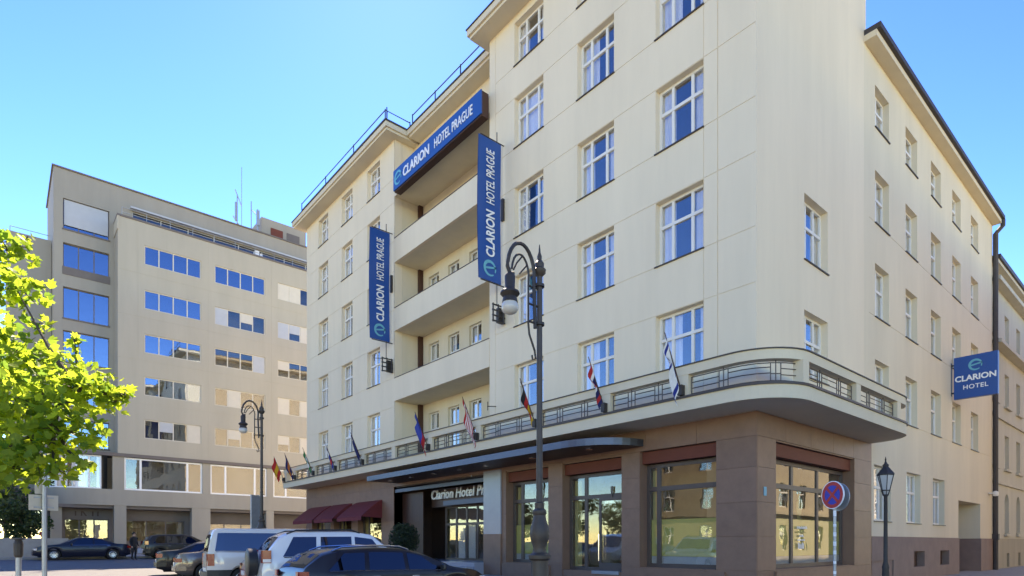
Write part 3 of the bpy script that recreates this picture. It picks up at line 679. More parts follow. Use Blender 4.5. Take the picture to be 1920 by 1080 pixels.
flag(py[3] - .1, ['white', 'blue', 'red', 'blue'], 'white blue and red flag with a large red fold on the balcony', .7, .05, seed=4)
flag(py[4] - .1, ['navy', 'navy'], 'plain navy flag hanging beside the left loggia edge', .5, 0, seed=5)
flag(py[6], ['royal', 'royal', 'red'], 'bright blue and red flag in front of the loggia pillar', .6, -.05, seed=6)
flag(py[7], ['red', 'white'], 'red and white striped flag in front of the loggia', .75, .05, seed=7, custom=lambda u, v: 'red' if int(u * 11) % 2 == 0 else 'white')
flag(py[8], ['black', 'red', 'yellow'], 'black red and gold flag just left of the tall street lamp', .6, .05, seed=8)
flag(py[9], ['red', 'white', 'navy', 'red', 'navy'], 'narrow red white and blue flag between the two large front windows', .6, .02, seed=9)
def star_flag(u, v):
    if .08 < u < .20 or .80 < u < .92: return 'blue'
    x_, y_ = (v - .5) * 1.3, u - .5
    for sg in (1, -1):      # outline of each of the two triangles
        d = max(-sg * y_, (sg * y_ + 1.732 * x_) / 2, (sg * y_ - 1.732 * x_) / 2)
        if .075 < d < .125: return 'blue'
    return 'white'
flag(py[10], ['white', 'blue'], 'white flag with blue bands and a star, nearest the hotel corner', .85, .02, seed=10, custom=star_flag, fine=3)

# ------------------------------------------------------------------ street lamps
def street_lamp(x, y, h, label, rz):
    L_ = thing('street_lamp', label, 'street lamp', x, y, None, 'tall ornate street lamps'); M = T(x, y, gz(x, y), rz); s = h / 7.0
    def P(*p): return [(r * s, z * s) for r, z in p]
    def B(*p): return [(r * .76 * s, z * s) for r, z in p]
    def Q(*p): return [(r * .82 * s, (6.40 - (5.66 - z) * .66) * s) for r, z in p]
    build(MB().lathe(B((.30, 0), (.30, .25), (.27, .30), (.235, .34), (.20, 1.25), (.205, 1.32), (.26, 1.36), (.265, 1.42), (.17, 1.47), (.15, 1.55), (.20, 1.66), (.235, 1.78), (.22, 1.92), (.16, 2.06), (.145, 2.14), (.17, 2.17), (.165, 2.22), (.11, 2.26), (.12, 2.36), (.08, 2.38)), 14), 'base', 'lamp_paint', L_, M, True)
    build(MB().lathe(P((.062, 2.3), (.055, 4.0), (.05, 6.45)), 12), 'pole', 'lamp_paint', L_, M, True)
    build(MB().lathe(P((.05, 6.44), (.11, 6.50), (.12, 6.56), (.08, 6.60), (.085, 6.68), (.04, 6.74), (.045, 6.80), (.02, 6.88), (.008, 7.02)), 12), 'finial', 'lamp_paint', L_, M, True)
    m = MB()
    zz_ = lambda z: 6.90 - (6.32 - z) * .9
    arm = [(-.12, 0, 4.75), (-.16, 0, 5.6)] + [(-.50 + .36 * math.cos(a), 0, 5.72 + .60 * math.sin(a)) for a in [R(12 + 14 * i) for i in range(12)]] + [(-.86, 0, 5.78), (-.80, 0, 5.66), (-.70, 0, 5.68)]
    m.tube([(p[0] * s * .88, 0, zz_(p[2]) * s) for p in arm], .034 * s, 6)
    m.tube([(-.27 * s, 0, zz_(4.85) * s), (-.27 * s, 0, zz_(5.55) * s)] + [((-.46 + .20 * math.cos(a)) * s, 0, zz_(5.70 + .40 * math.sin(a)) * s) for a in [R(10 + 18 * i) for i in range(10)]], .02 * s, 6)
    for z in (4.85, 5.2, 5.55): m.tube([(.0, 0, zz_(z) * s), (-.28 * s, 0, zz_(z) * s)], .02 * s, 5)
    for z in (4.83, 5.6): m.lathe([(.09 * s, 0), (.09 * s, .05 * s)], 10, (0, 0, zz_(z) * s))
    m.tube([(a * s, 0, zz_(z) * s) for a, z in ((-.28, 4.85), (-.25, 4.6), (-.12, 4.3), (-.10, 4.15), (-.17, 4.12), (-.18, 4.2))], .02 * s, 5)
    m.tube([(a * s, 0, zz_(z) * s) for a, z in ((-.40, 6.1), (-.55, 5.9), (-.62, 5.75))], .016 * s, 5); m.tube([(a * s, 0, zz_(z) * s) for a, z in ((-.3, 5.95), (-.48, 5.72))], .016 * s, 5)
    build(m, 'arm', 'iron', L_, M, True)
    c = (-.70 * s, 0, 0)
    build(MB().lathe(Q((.01, 5.66), (.03, 5.55), (.10, 5.47), (.115, 5.42), (.105, 5.12), (.12, 5.08), (.20, 5.02), (.21, 4.97), (.14, 4.88), (.16, 4.80), (.17, 4.74)), 14, c), 'lamp_housing', 'iron', L_, M, True)
    build(MB().lathe(Q((.155, 4.74), (.18, 4.66), (.185, 4.58), (.15, 4.50), (.08, 4.45), (.02, 4.43)), 14, c), 'lamp_globe', 'lamp_glass', L_, M, True)
street_lamp(7.4, 7.9, 7.0, 'tall ornate street lamp standing close in front of the hotel', R(0))
street_lamp(8.3, 25.8, 7.35, 'farther ornate street lamp seen against the beige office building', R(0))
# lantern on a post by the side street
lx, ly = 16.9, 5.35
l3 = thing('lantern_post', 'black lantern on a slim post by the side street windows', 'street lamp', lx, ly, gz(0, ly) + .12); M = T(lx, ly, gz(0, ly) + .12, R(30))
build(MB().lathe([(.13, 0), (.13, .3), (.09, .5), (.075, .9), (.085, .95), (.05, 1.1), (.042, 2.72), (.06, 2.76), (.03, 2.8)], 12), 'post', 'iron', l3, M, True)
m = MB(); zz = 2.75
for a in range(6):
    an, an2 = R(60 * a), R(60 * a + 60)
    for r0, z0, r1, z1 in ((.055, .0, .092, .13), (.092, .13, .18, .52)): m.tube([(r0 * math.cos(an), r0 * math.sin(an), zz + z0), (r1 * math.cos(an), r1 * math.sin(an), zz + z1)], .012, 4)
    for r0, z0 in ((.092, .13), (.18, .52)): m.tube([(r0 * math.cos(an), r0 * math.sin(an), zz + z0), (r0 * math.cos(an2), r0 * math.sin(an2), zz + z0)], .014, 4)
build(m, 'lantern_frame', 'iron', l3, M)
build(MB().lathe([(.20, .52), (.195, .55), (.11, .66), (.065, .72), (.075, .77), (.04, .80), (.015, .87), (.022, .90), (.004, .98)], 6, (0, 0, zz)), 'lantern_roof', 'iron', l3, M)
build(MB().lathe([(.045, .02), (.088, .135), (.174, .518), (.08, .519)], 6, (0, 0, zz)), 'lantern_glass', 'lamp_glass', l3, M)

# ------------------------------------------------------------------ road signs and posts
nx, ny = 13.2, 5.12
ns = thing('no_stopping_sign', 'round blue and red no stopping sign on a stickered pole', 'road sign', nx, ny, gz(0, ny) + .12); M = T(nx, ny, gz(0, ny) + .12, R(-114))
def disc(mb, r, y, n=28, mi=0, z=2.56): mb.add([(r * math.cos(2 * math.pi * i / n), y, z + r * math.sin(2 * math.pi * i / n)) for i in range(n)], [tuple(range(n))], mi)
build(MB().tube([(0, 0, -.1), (0, 0, 2.85)], .03, 8), 'pole', 'galv', ns, M)
m = MB()
for i in range(7):
    z = .9 + i * .2 + random.random() * .05; m.tube([(0, 0, z), (0, 0, z + .05 + random.random() * .08)], .0315, 8)
build(m, 'sticker', 'sign_white', ns, M)
m = MB(); n = 28
m.lathe([(.29, -.012), (.29, .012)], n); vs = [(v[0], v[2] - .05, 2.56 + v[1]) for v in m.v]; m.v = vs
build(m, 'disc', 'sign_white', ns, M)
m = MB(); disc(m, .274, -.0645); mat('road_red', (.50, .02, .015), .5); build(m, 'red_ring', 'road_red', ns, M); 
m = MB(); disc(m, .20, -.0665); mat('road_blue', (.012, .03, .36), .5); build(m, 'blue_field', 'road_blue', ns, M)
m = MB()
for sg in (1, -1):
    d = Vector((math.cos(R(45)), 0, sg * math.sin(R(45)))); p = Vector((-d.z, 0, d.x)) * .03
    c = Vector((0, -.069 - .001 * sg, 2.56)); m.quad(c - d * .205 - p, c + d * .205 - p, c + d * .205 + p, c - d * .205 + p)
build(m, 'red_cross', 'road_red', ns, M)
m = MB(); m.lathe([(.29, -.012), (.29, .012)], n); m.v = [(v[0], v[2] + .09, 2.52 + v[1]) for v in m.v]; build(m, 'rear_disc', 'galv', ns, M)

ax, ay = .62, 13.9
sp = thing('sign_post', 'grey post with pale rectangular plates seen from behind under the tree', 'road sign', ax, ay); M = T(ax, ay, gz(ax, ay), R(12))
build(MB().tube([(0, 0, -.1), (0, 0, 3.3)], .04, 8), 'pole', 'galv', sp, M)
build(MB().box(-.22, .22, .045, .06, 2.15, 2.43), 'plate', 'sign_back', sp, M)
build(MB().box(-.13, .02, .045, .06, 2.45, 2.66), 'plate', 'sign_back', sp, M)
for z in (2.2, 2.38): build(MB().box(-.15, .15, .03, .044, z - .012, z + .012), 'clamp', 'galv', sp, M)
ax, ay = .3, 16.6
pm2 = thing('parking_meter', 'slim grey post with dark head at the left edge', 'post', ax, ay); M = T(ax, ay, gz(ax, ay))
build(MB().lathe([(.055, -.05), (.05, 1.2)], 10), 'post', 'galv', pm2, M); build(MB().lathe([(.06, 1.2), (.08, 1.25), (.085, 1.5), (.06, 1.58), (.11, 1.585), (.11, 1.61)], 10), 'head', 'iron', pm2, M)
ax, ay = 9.2, 29.5
ip = thing('info_pillar', 'tall grey flat panel on a post behind the white van', 'sign', ax, ay); M = T(ax, ay, gz(ax, ay), R(20))
build(MB().box(-.24, .24, -.04, .04, 1.95, 3.6), 'panel', 'galv', ip, M); build(MB().tube([(0, 0, 0), (0, 0, 2.0)], .06, 8), 'post', 'galv', ip, M)

# ------------------------------------------------------------------ cars
def lerp_tab(tab, x):
    if x <= tab[0][0]: return tab[0][1]
    for (a, b), (c, d) in zip(tab[:-1], tab[1:]):
        if x <= c: return b + (d - b) * (x - a) / (c - a)
    return tab[-1][1]
def car(name, label, x, y, rz, L, Wd, top, belt, wheels, wr, paint, panes, wind, rear, tumble=.30, clear=.22, cladding=None, wagon_rails=False, spare=False, lights=(.0, .0), lower=None, ring=None, z0=None):
    if rz == 0 and y < 40:      # parked nose-in, slightly askew; x, y were laid out for a square-on car, keep its near rear corner
        rz = R(-3) if 'wagon' in name else R(-9); xr, ys = x - L/2, y - Wd/2
        x, y = xr + L/2 * math.cos(rz) - Wd/2 * math.sin(rz), ys + L/2 * math.sin(rz) + Wd/2 * math.cos(rz)
    t = thing(name, label, 'van' if 'van' in name else 'car', x, y); M = T(x, y, gz(x, y), rz)
    n = int(L / .05); xs = [L * i / n for i in range(n + 1)]
    tp = [lerp_tab(top, q) for q in xs]
    for _ in range(3): tp = [tp[0]] + [(tp[i-1] + 2 * tp[i] + tp[i+1]) / 4 for i in range(1, n)] + [tp[-1]]
    def topf(q): i = min(n - 1, max(0, int(q / L * n))); u = q / L * n - i; return tp[i] + (tp[i+1] - tp[i]) * u
    def halfw(q): e = max(0, .55 - q) / .55; f = max(0, q - (L - .8)) / .8; return Wd / 2 * (1 - .10 * e ** 2.2 - .17 * f ** 2)
    def bot(q):
        b = clear + .10 * max(0, .35 - q) / .35 + .08 * max(0, q - L + .4) / .4
        for c in wheels:
            d = abs(q - c); Ra = wr + .055
            if d < Ra: b = max(b, wr + math.sqrt(Ra * Ra - d * d))
        return b
    def sec(q):
        w = halfw(q); tz = topf(q); b = bot(q); bl = min(lerp_tab(belt, q), tz - .035); gh = tz - bl
        b = min(b, bl - .06); w2 = w * .97 - tumble * max(0, gh - .04)
        low = min(max(clear + .1, b), bl - .05)
        return [(w * .93, b), (w * .985, b + (bl - b) * .12), (w, b + (bl - b) * .5), (w * .995, b + (bl - b) * .82), (w * .97, bl), (w2 + (w * .97 - w2) * .10, bl + gh * .86), (w2 * .93, bl + gh * .96), (w2 * .6, tz - .002), (0, tz + .008)]
    mb = MB(); vs = []; fs = []; K = 9
    for q in xs:
        s_ = sec(q); vs += [(q - L/2, -a, z) for a, z in s_] + [(q - L/2, a, z) for a, z in reversed(s_[:-1])]
    R_ = 2 * K - 1
    for i in range(n):
        for j in range(R_ - 1): fs.append((i*R_+j, i*R_+j+1, (i+1)*R_+j+1, (i+1)*R_+j))
    fs.append(tuple(range(R_))); fs.append(tuple(range(n*R_ + R_ - 1, n*R_ - 1, -1)))
    mb.add(vs, fs); body = build(mb, 'body', paint, t, M, True)
    m = MB(); m.box(-L/2 + .25, L/2 - .3, -Wd/2 + .17, Wd/2 - .17, clear - .04, .62); build(m, 'underbody', 'under', t, M)
    if lower:      # darker lower cladding along both sides
        for s_ in (-1, 1):
            m = MB()
            for i in range(n):
                q0, q1 = xs[i], xs[i+1]
                f = lambda q, h: (q - L/2, s_ * (halfw(q) + .008), h)
                b0, b1 = bot(q0), bot(q1)
                if b0 < lower and b1 < lower: m.quad(f(q0, b0), f(q1, b1), f(q1, lower), f(q0, lower))
                elif m.f: build(m, 'side_cladding', ring or 'trim_black', t, M); m = MB()
            if m.f: build(m, 'side_cladding', ring or 'trim_black', t, M)
    # side glass
    def S_(q, g, off, s_):
        c = sec(q); a0, z0_ = c[4]; a1, z1_ = c[5]; return (q - L/2, s_ * (a0 + (a1 - a0) * g + off), z0_ + (z1_ - z0_) * g)
    for s_ in (-1, 1):
        for (b0, b1, t0, t1) in panes:
            m = MB(); nu, nv = 8, 4
            for i in range(nu):
                for j in range(nv):
                    def P(i, j):
                        g_ = .05 + .87 * j / nv; a = b0 + (t0 - b0) * j / nv; b_ = b1 + (t1 - b1) * j / nv
                        return S_(a + (b_ - a) * i / nu, g_, .007, s_)
                    m.quad(P(i, j), P(i+1, j), P(i+1, j+1), P(i, j+1))
            build(m, 'side_window', 'car_glass', t, M, True)
        if wagon_rails:
            m = MB(); q0, q1 = wagon_rails; pts = []
            for i in range(9):
                q = q0 + (q1 - q0) * i / 8; c = sec(q)[6]; pts.append((q - L/2, s_ * c[0], c[1] + (.055 if 0 < i < 8 else .0)))
            m.tube(pts, .022, 6); build(m, 'roof_rail', wagon_rails_mat[0], t, M, True)
        # lights
        m = MB(); tl0, tl1 = lights
        for i in range(4):
            for j in range(2):
                q = lambda i: .012 + .19 * i / 4; h_ = lambda j: tl0 + (tl1 - tl0) * j / 2
                def P(i, j):
                    qq = q(i); zz_ = h_(j); c = sec(qq); ww = max(a for a, z in c[1:5]); return (qq - L/2, s_ * (ww + .012), zz_)
                m.quad(P(i, j), P(i+1, j), P(i+1, j+1), P(i, j+1))
        m.box(-L/2 - .012, -L/2 + .02, min(s_ * (Wd/2 * .89), s_ * (Wd/2 * .74)), max(s_ * (Wd/2 * .89), s_ * (Wd/2 * .74)), tl0, tl1)
        tlo = build(m, 'tail_light', 'tail_red', t, M)
        if spare:
            m = MB(); hz_ = tl0 + .10
            for i in range(4):
                P = lambda i, z: (.012 + .18 * i / 4 - L/2, s_ * (max(a for a, zq in sec(.012 + .18 * i / 4)[1:5]) + .018), z)
                m.quad(P(i, tl0 + .02), P(i + 1, tl0 + .02), P(i + 1, hz_), P(i, hz_))
            build(m, 'reversing_light', 'head_clear', tlo, M)
        m = MB(); hq = L - .25; m.box(L/2 - .32, L/2 - .06, min(s_ * (halfw(hq) * .98), s_ * (halfw(hq) * .62)), max(s_ * (halfw(hq) * .98), s_ * (halfw(hq) * .62)), topf(L - .2) - .19, topf(L - .2) - .07); build(m, 'headlight', 'head_clear', t, M)
        # mirror and handles
        qm = panes[-1][1] - .12; c = sec(qm)[4]
        m = MB(); m.lathe([(.02, -.09), (.07, -.06), (.085, 0), (.07, .06), (.02, .09)], 8); m.v = [(v[0] * .7 + qm - L/2, v[1] * 1.25 + s_ * (c[0] + .11), v[2] + c[1] + .07) for v in m.v]; m.box(qm - L/2 - .02, qm - L/2 + .02, min(s_ * c[0], s_ * (c[0] + .1)), max(s_ * c[0], s_ * (c[0] + .1)), c[1], c[1] + .04)
        build(m, 'mirror', 'trim_black', t, M, True)
        for b0, b1, t0, t1 in panes[-2:]: qh = b0 + .14; cc = sec(qh)[3]; build(MB().tube([(qh - L/2 - .09, s_ * (cc[0] + .025), cc[1]), (qh - L/2 + .09, s_ * (cc[0] + .025), cc[1])], .014, 5), 'door_handle', 'chrome', t, M)
        # trim line under the glass
        m = MB(); q0, q1 = panes[0][0] + .02, panes[-1][1]
        m.tube([S_(q0 + (q1 - q0) * i / 10, .015, .008, s_) for i in range(11)], .011, 4); build(m, 'window_trim', 'chrome', t, M)
    for (a, b), nm in ((wind, 'windscreen'), (rear, 'rear_window')):
        m = MB(); nu, nv = 6, 6
        def P(i, j):
            q = a + (b - a) * i / nu; c = sec(q); wv = c[6][0] * .97; yv = -wv + 2 * wv * j / nv
            zt = c[8][1] + (c[6][1] - c[8][1]) * (abs(yv) / c[6][0]) ** 2.6
            return (q - L/2, yv, zt + .012)
        for i in range(nu):
            for j in range(nv): m.quad(P(i, j), P(i+1, j), P(i+1, j+1), P(i, j+1))
        build(m, nm, 'car_glass', t, M, True)
    m = MB(); m.box(-L/2 - .03, -L/2 + .02, -.26, .26, .55, .67); build(m, 'number_plate', 'plate', t, M)
    m = MB(); m.sweep([(-L/2 + .35, -Wd/2 * .94), (-L/2 + .06, -Wd/2 * .88), (-L/2 - .025, -Wd/2 * .6), (-L/2 - .035, 0), (-L/2 - .025, Wd/2 * .6), (-L/2 + .06, Wd/2 * .88), (-L/2 + .35, Wd/2 * .94)], -.02, .06, .40, .56); build(m, 'bumper', paint if not lower else 'trim_black', t, M, True)
    for c in wheels:
        for s_ in (-1, 1):
            WMt = M @ T(c - L/2, s_ * (Wd/2 - .115), wr) @ Matrix.Rotation(R(90), 4, 'X')
            tyre = put('wheel', cached(('tyre', wr), lambda: MB().lathe([(wr * .62, -.1), (wr * .93, -.11), (wr, -.085), (wr, .085), (wr * .93, .11), (wr * .62, .1)], 24, cap=False).mesh('tyre', 'tyre', True)), t, WMt)
            def rimm():
                m = MB()
                m.lathe([(wr * .64, -.106), (wr * .60, -.11), (wr * .58, -.07), (wr * .58, .07), (wr * .60, .11), (wr * .64, .106)], 24, cap=False)
                for k in range(10):
                    an = 2 * math.pi * k / 10; d = Vector((math.cos(an), math.sin(an), 0)); p = Vector((-d.y, d.x, 0)) * .028
                    for sg in (-1, 1):
                        a = d * .03 + Vector((0, 0, .09 * sg)); b = d * wr * .6 + Vector((0, 0, .10 * sg)); m.quad(a - p, b - p * .8, b + p * .8, a + p)
                m.lathe([(.06, -.1), (.06, .1)], 10); return m.mesh('rim', 'rim', True)
            put('rim', cached(('rim', wr), rimm), tyre, WMt)
            put('hub_backing', cached(('hubb', wr), lambda: MB().lathe([(wr * .6, -.05), (wr * .6, .05)], 20).mesh('hub_backing', 'under')), tyre, WMt)
    if spare:
        SMt = M @ T(-L/2 - .12, .05, 1.02) @ Matrix.Rotation(R(90), 4, 'Y')
        put('spare_wheel', MB().lathe([(.10, -.13), (.30, -.13), (.36, -.10), (.37, .0), (.36, .10), (.30, .12)], 24).mesh('spare_wheel', 'trim_black', True), t, SMt)
    return t
wagon_rails_mat = ['chrome']
def paint(n, c, metal=0, rough=.3): mat('paint_' + n, c, rough, 0, metal=metal, coat=.3 if max(c) < .1 else .9, spec=.25); return 'paint_' + n
sedan_top = [(0, .72), (.04, .95), (.18, 1.02), (.80, 1.07), (1.45, 1.38), (1.95, 1.45), (2.7, 1.43), (3.5, 1.02), (4.45, .90), (4.72, .76), (4.8, .52)]
wagon_top = [(0, .62), (.03, .92), (.10, 1.02), (.50, 1.34), (.85, 1.43), (1.8, 1.475), (2.55, 1.44), (2.95, 1.34), (3.72, 1.0), (4.4, .90), (4.7, .76), (4.8, .52)]
suv_top = [(0, .85), (.02, 1.12), (.08, 1.25), (.40, 1.70), (.70, 1.82), (2.3, 1.85), (2.85, 1.77), (3.45, 1.24), (3.6, 1.18), (4.5, 1.06), (4.68, .88), (4.7, .6)]
van_top = [(0, .95), (.02, 1.25), (.13, 1.86), (.30, 1.93), (3.1, 1.94), (3.6, 1.84), (4.3, 1.22), (4.8, 1.0), (4.9, .6)]
mpv_top = [(0, .8), (.03, 1.05), (.12, 1.2), (.45, 1.58), (.9, 1.66), (2.4, 1.68), (2.9, 1.58), (3.75, 1.08), (4.4, .95), (4.6, .6)]
car('station_wagon', 'dark station wagon with chrome window trim, nearest of the parked cars', 4.72 + 2.4, 12.3 + .9, 0, 4.8, 1.82, wagon_top, [(0, .96), (4.8, .90)], (.95, 3.82), .33, paint('black_brown', (.018, .013, .014)),
    [(.62, 1.45, 1.0, 1.48), (1.56, 2.45, 1.58, 2.42), (2.55, 3.52, 2.52, 2.88)], (2.98, 3.66), (.13, .48), wagon_rails=(.75, 2.6), lights=(.82, .96))
wagon_rails_mat[0] = 'trim_black'
car('off_road_car', 'white four wheel drive car with a black spare wheel on its back door', 4.95 + 2.35, 15.3 + .92, 0, 4.7, 1.84, suv_top, [(0, 1.16), (4.7, 1.08)], (.98, 3.72), .38, paint('white_suv', (.78, .79, .80)),
    [(.48, 1.30, .75, 1.33), (1.42, 2.25, 1.44, 2.25), (2.34, 3.38, 2.34, 2.82)], (2.9, 3.42), (.14, .40), tumble=.22, clear=.30, wagon_rails=(.6, 2.5), spare=True, lights=(1.02, 1.34))
car('red_sedan', 'orange red saloon car squeezed between the white van and the white off-road car', 5.25 + 2.3, 17.9 + .8, 0, 4.4, 1.68, [(a * 4.4 / 4.8, b) for a, b in sedan_top], [(0, .95), (4.4, .9)], (.85, 3.45), .30, paint('orange_red', (.32, .035, .012)),
    [(1.0, 1.75, 1.3, 1.8), (1.85, 2.9, 1.87, 2.45)], (2.5, 3.15), (.75, 1.3), lights=(.72, .88))
car('minibus_van', 'white minibus van with dark lower sides and long tinted window', 4.82 + 2.45, 20.0 + .95, 0, 4.9, 1.9, van_top, [(0, 1.18), (4.9, 1.12)], (1.0, 3.95), .33, paint('white_van', (.72, .69, .64), 0),
    [(.22, 2.0, .30, 2.02), (2.1, 2.95, 2.1, 2.95), (3.05, 4.15, 3.05, 3.62)], (3.62, 4.25), (.03, .13), tumble=.14, clear=.28, lights=(.75, 1.12), lower=.62)
car('grey_sedan', 'grey brown saloon car parked behind the white van', 4.76 + 2.35, 24.1 + .85, 0, 4.7, 1.76, [(a * 4.7 / 4.8, b) for a, b in sedan_top], [(0, .95), (4.7, .9)], (.95, 3.7), .31, paint('grey_brown', (.16, .13, .115), .6),
    [(1.05, 1.8, 1.38, 1.85), (1.9, 3.05, 1.92, 2.6)], (2.7, 3.4), (.8, 1.4), lights=(.70, .84))
car('black_sedan', 'black saloon car with red tail lamp, farthest of the nose-in row', 4.75 + 2.4, 27.4 + .9, 0, 4.8, 1.8, sedan_top, [(0, .97), (4.8, .92)], (.95, 3.8), .32, paint('black', (.012, .012, .014)),
    [(1.05, 1.8, 1.4, 1.85), (1.9, 3.1, 1.92, 2.65)], (2.75, 3.45), (.8, 1.42), lights=(.76, .92))
car('limousine', 'long black saloon car parked broadside below the office building at the left', (onY(60, 46.6) + onY(246, 46.6)) / 2, 46.6 + .9, R(180), 5.1, 1.85, [(a * 5.1 / 4.8, b * .98) for a, b in sedan_top], [(0, .95), (5.1, .90)], (1.0, 4.05), .33, paint('blue_black', (.012, .014, .03)),
    [(1.1, 1.95, 1.5, 2.0), (2.05, 3.3, 2.08, 2.8)], (2.95, 3.65), (.85, 1.5), lights=(.74, .9))
car('people_carrier', 'dark grey people carrier parked broadside behind the black saloon', onY(272, 46.6) + 2.3, 46.6 + .9, 0, 4.6, 1.85, mpv_top, [(0, 1.05), (4.6, .98)], (.9, 3.65), .32, paint('dark_olive', (.03, .028, .024)),
    [(.5, 1.2, .75, 1.25), (1.3, 2.15, 1.32, 2.15), (2.25, 3.5, 2.25, 2.85)], (2.95, 3.68), (.15, .42), lights=(.95, 1.2))
# ------------------------------------------------------------------ person by the saloon's boot
def person(x, y, rz):
    t = thing('person', 'person in dark clothes standing behind the long black saloon', 'person', x, y, gz(0, y)); M = T(x, y, gz(0, y), rz)
    V = [((0, 0, .95), .15), ((0, 0, 1.15), .14), ((0, .01, 1.38), .17), ((0, .0, 1.50), .07), ((0, -.02, 1.58), .075), ((0, -.02, 1.70), .095), ((0, -.015, 1.79), .06)]
    E = [(i, i + 1) for i in range(6)]
    def chain(base, pts):
        p = base
        for c, r in pts: V.append((c, r)); E.append((p, len(V) - 1)); p = len(V) - 1
        return p
    for s in (-1, 1):
        chain(0, [((s * .10, 0, .86), .10), ((s * .11, -.02, .50), .068), ((s * .115, .02, .12), .05), ((s * .12, .0, .05), .045), ((s * .13, -.14, .035), .035)])
        e = chain(2, [((s * .19, 0, 1.42), .065), ((s * .25, .03, 1.13), .048), ((s * .24, -.10, .90), .036), ((s * .24, -.12, .86), .03)])
        for k in range(4): chain(e, [((s * (.215 + .017 * k), -.135 - .006 * k, .80), .010), ((s * (.215 + .017 * k), -.145, .755 - .008 * (1.5 - abs(k - 1.5))), .008)])
        chain(e, [((s * .20, -.155, .84), .010), ((s * .195, -.175, .80), .009)])
    me = bpy.data.meshes.new('body'); me.from_pydata([v[0] for v in V], E, [])
    o = bpy.data.objects.new('tmp', me); COL.objects.link(o); sk = o.modifiers.new('s', 'SKIN')
    for i, v in enumerate(V): me.skin_vertices[0].data[i].radius = (v[1], v[1])
    me.skin_vertices[0].data[0].use_root = True; o.modifiers.new('u', 'SUBSURF').levels = 1
    out = bpy.data.meshes.new_from_object(o.evaluated_get(bpy.context.evaluated_depsgraph_get())); bpy.data.objects.remove(o)
    out.name = 'body'; out.materials.clear()
    for mm in ('cloth_black', 'skin', 'cloth_black'): out.materials.append(MATS[mm])
    for p in out.polygons: p.material_index = 1 if p.center.z > 1.53 or (abs(p.center.x) > .18 and p.center.z < .88 and p.center.z > .6) else 0; p.use_smooth = True
    put('body', out, t, M)
    build(MB().lathe([(.02, 1.83), (.085, 1.80), (.108, 1.74), (.104, 1.68), (.09, 1.64)], 12, (0, .012, 0)), 'hair', 'hair', t, M, True)
    m = MB()
    for s in (-1, 1): m.lathe([(.004, -.008), (.010, 0), (.004, .008)], 6, (s * .034, -.108, 1.705))
    m.lathe([(.016, -.02), (.010, .03)], 6, (0, -.115, 1.675)); m.box(-.025, .025, -.104, -.098, 1.638, 1.645); build(m, 'face_features', 'hair', t, M)
    b = thing('shoulder_bag', 'pale grey bag held low by the person in dark clothes', 'bag', x + .3, y - .05, gz(0, y) + .3); 
    build(MB().lathe([(.10, 0), (.15, .04), (.16, .28), (.12, .36)], 10), 'pouch', 'cloth_grey', b, T(x + .32, y - .12, gz(0, y) + .38), True)
    build(MB().tube([(x + .22, y - .12, gz(0, y) + .72), (x + .26, y - .13, gz(0, y) + .86), (x + .40, y - .12, gz(0, y) + .72)], .012, 5), 'strap', 'cloth_grey', b)
person(onY(251, 45.9), 45.9, R(30))

# ------------------------------------------------------------------ office building at the left
YL = 58.0
O = thing('office_building', 'beige stone office block with ribbon windows and a set-back top storey', 'building', 14, YL, gz(0, YL))
LBM = T(0, YL, 0)
rows = [12.1 - 1.57, 15.7 - 1.57, 19.26 - 1.57, 22.95 - 1.57, 26.65 - 1.57]
blocks = [(9.17, 13.48), (14.6, 18.97), (20.15, 24.5)]
X0L, X1L = 7.3, 27.0
holes = [(a, b, z, z + 1.57, .16, False) for z in rows for a, b in blocks]
for z in (13.4, 17.0, 20.6, 24.2): holes.append((X0L + .02, X1L - .02, z, z + .02, .012, True))
for a in (8.7, 14.04, 19.55): holes.append((a, a + .02, 9.2, 28.3, .010, True))
build(wall_mesh(X0L, X1L, 9.1, 28.5, holes, 0), 'main_wall', 'lb_stone', O, LBM)
kinds = {}
blueset = {(4, 0), (4, 1), (3, 0), (2, 0), (1, 0)}
for i, z in enumerate(rows):
    for j, (a, b) in enumerate(blocks):
        blue = (i, j) in blueset
        wo_ = window(O, LBM @ T(a, 0, z), b - a, 1.57, (1, 1, 1, 1), None, 'panel_cream', 'pane_blue' if blue else 'pane_shop', .08, .07, None, False, 'room', name='ribbon_window', seed=i * 7 + j)
        if not blue:
            cw = (b - a) / 4
            for q in range(4):
                rnd = random.Random(i * 31 + j * 7 + q)
                if i == 4 and j == 2 and q < 2 or rnd.random() < (.65 if j == 2 else .32):
                    full = rnd.random() < .6
                    build(MB().box(q * cw + .05, (q + 1) * cw - .05, .075, .10, .05 if full else .7, 1.52), 'sun_blind', 'panel_cream' if rnd.random() < .7 else 'shutter', wo_, LBM @ T(a, 0, z))
build(MB().box(X0L + .002, X0L + .2, .002, 2.0, 9.1, 28.5), 'return_wall', 'lb_stone_grey', O, LBM)
build(MB().box(X0L - .06, X1L, -.06, 2.2, 28.5, 28.66), 'roof_edge', 'lb_dark', O, LBM)
build(MB().prism([(X0L - .05, -.05), (X0L + .12, -.05), (X0L + .12, 1.95), (X0L - .05, 1.95)], 27.4, 28.498), 'return_cap', 'lb_stone', O, LBM)
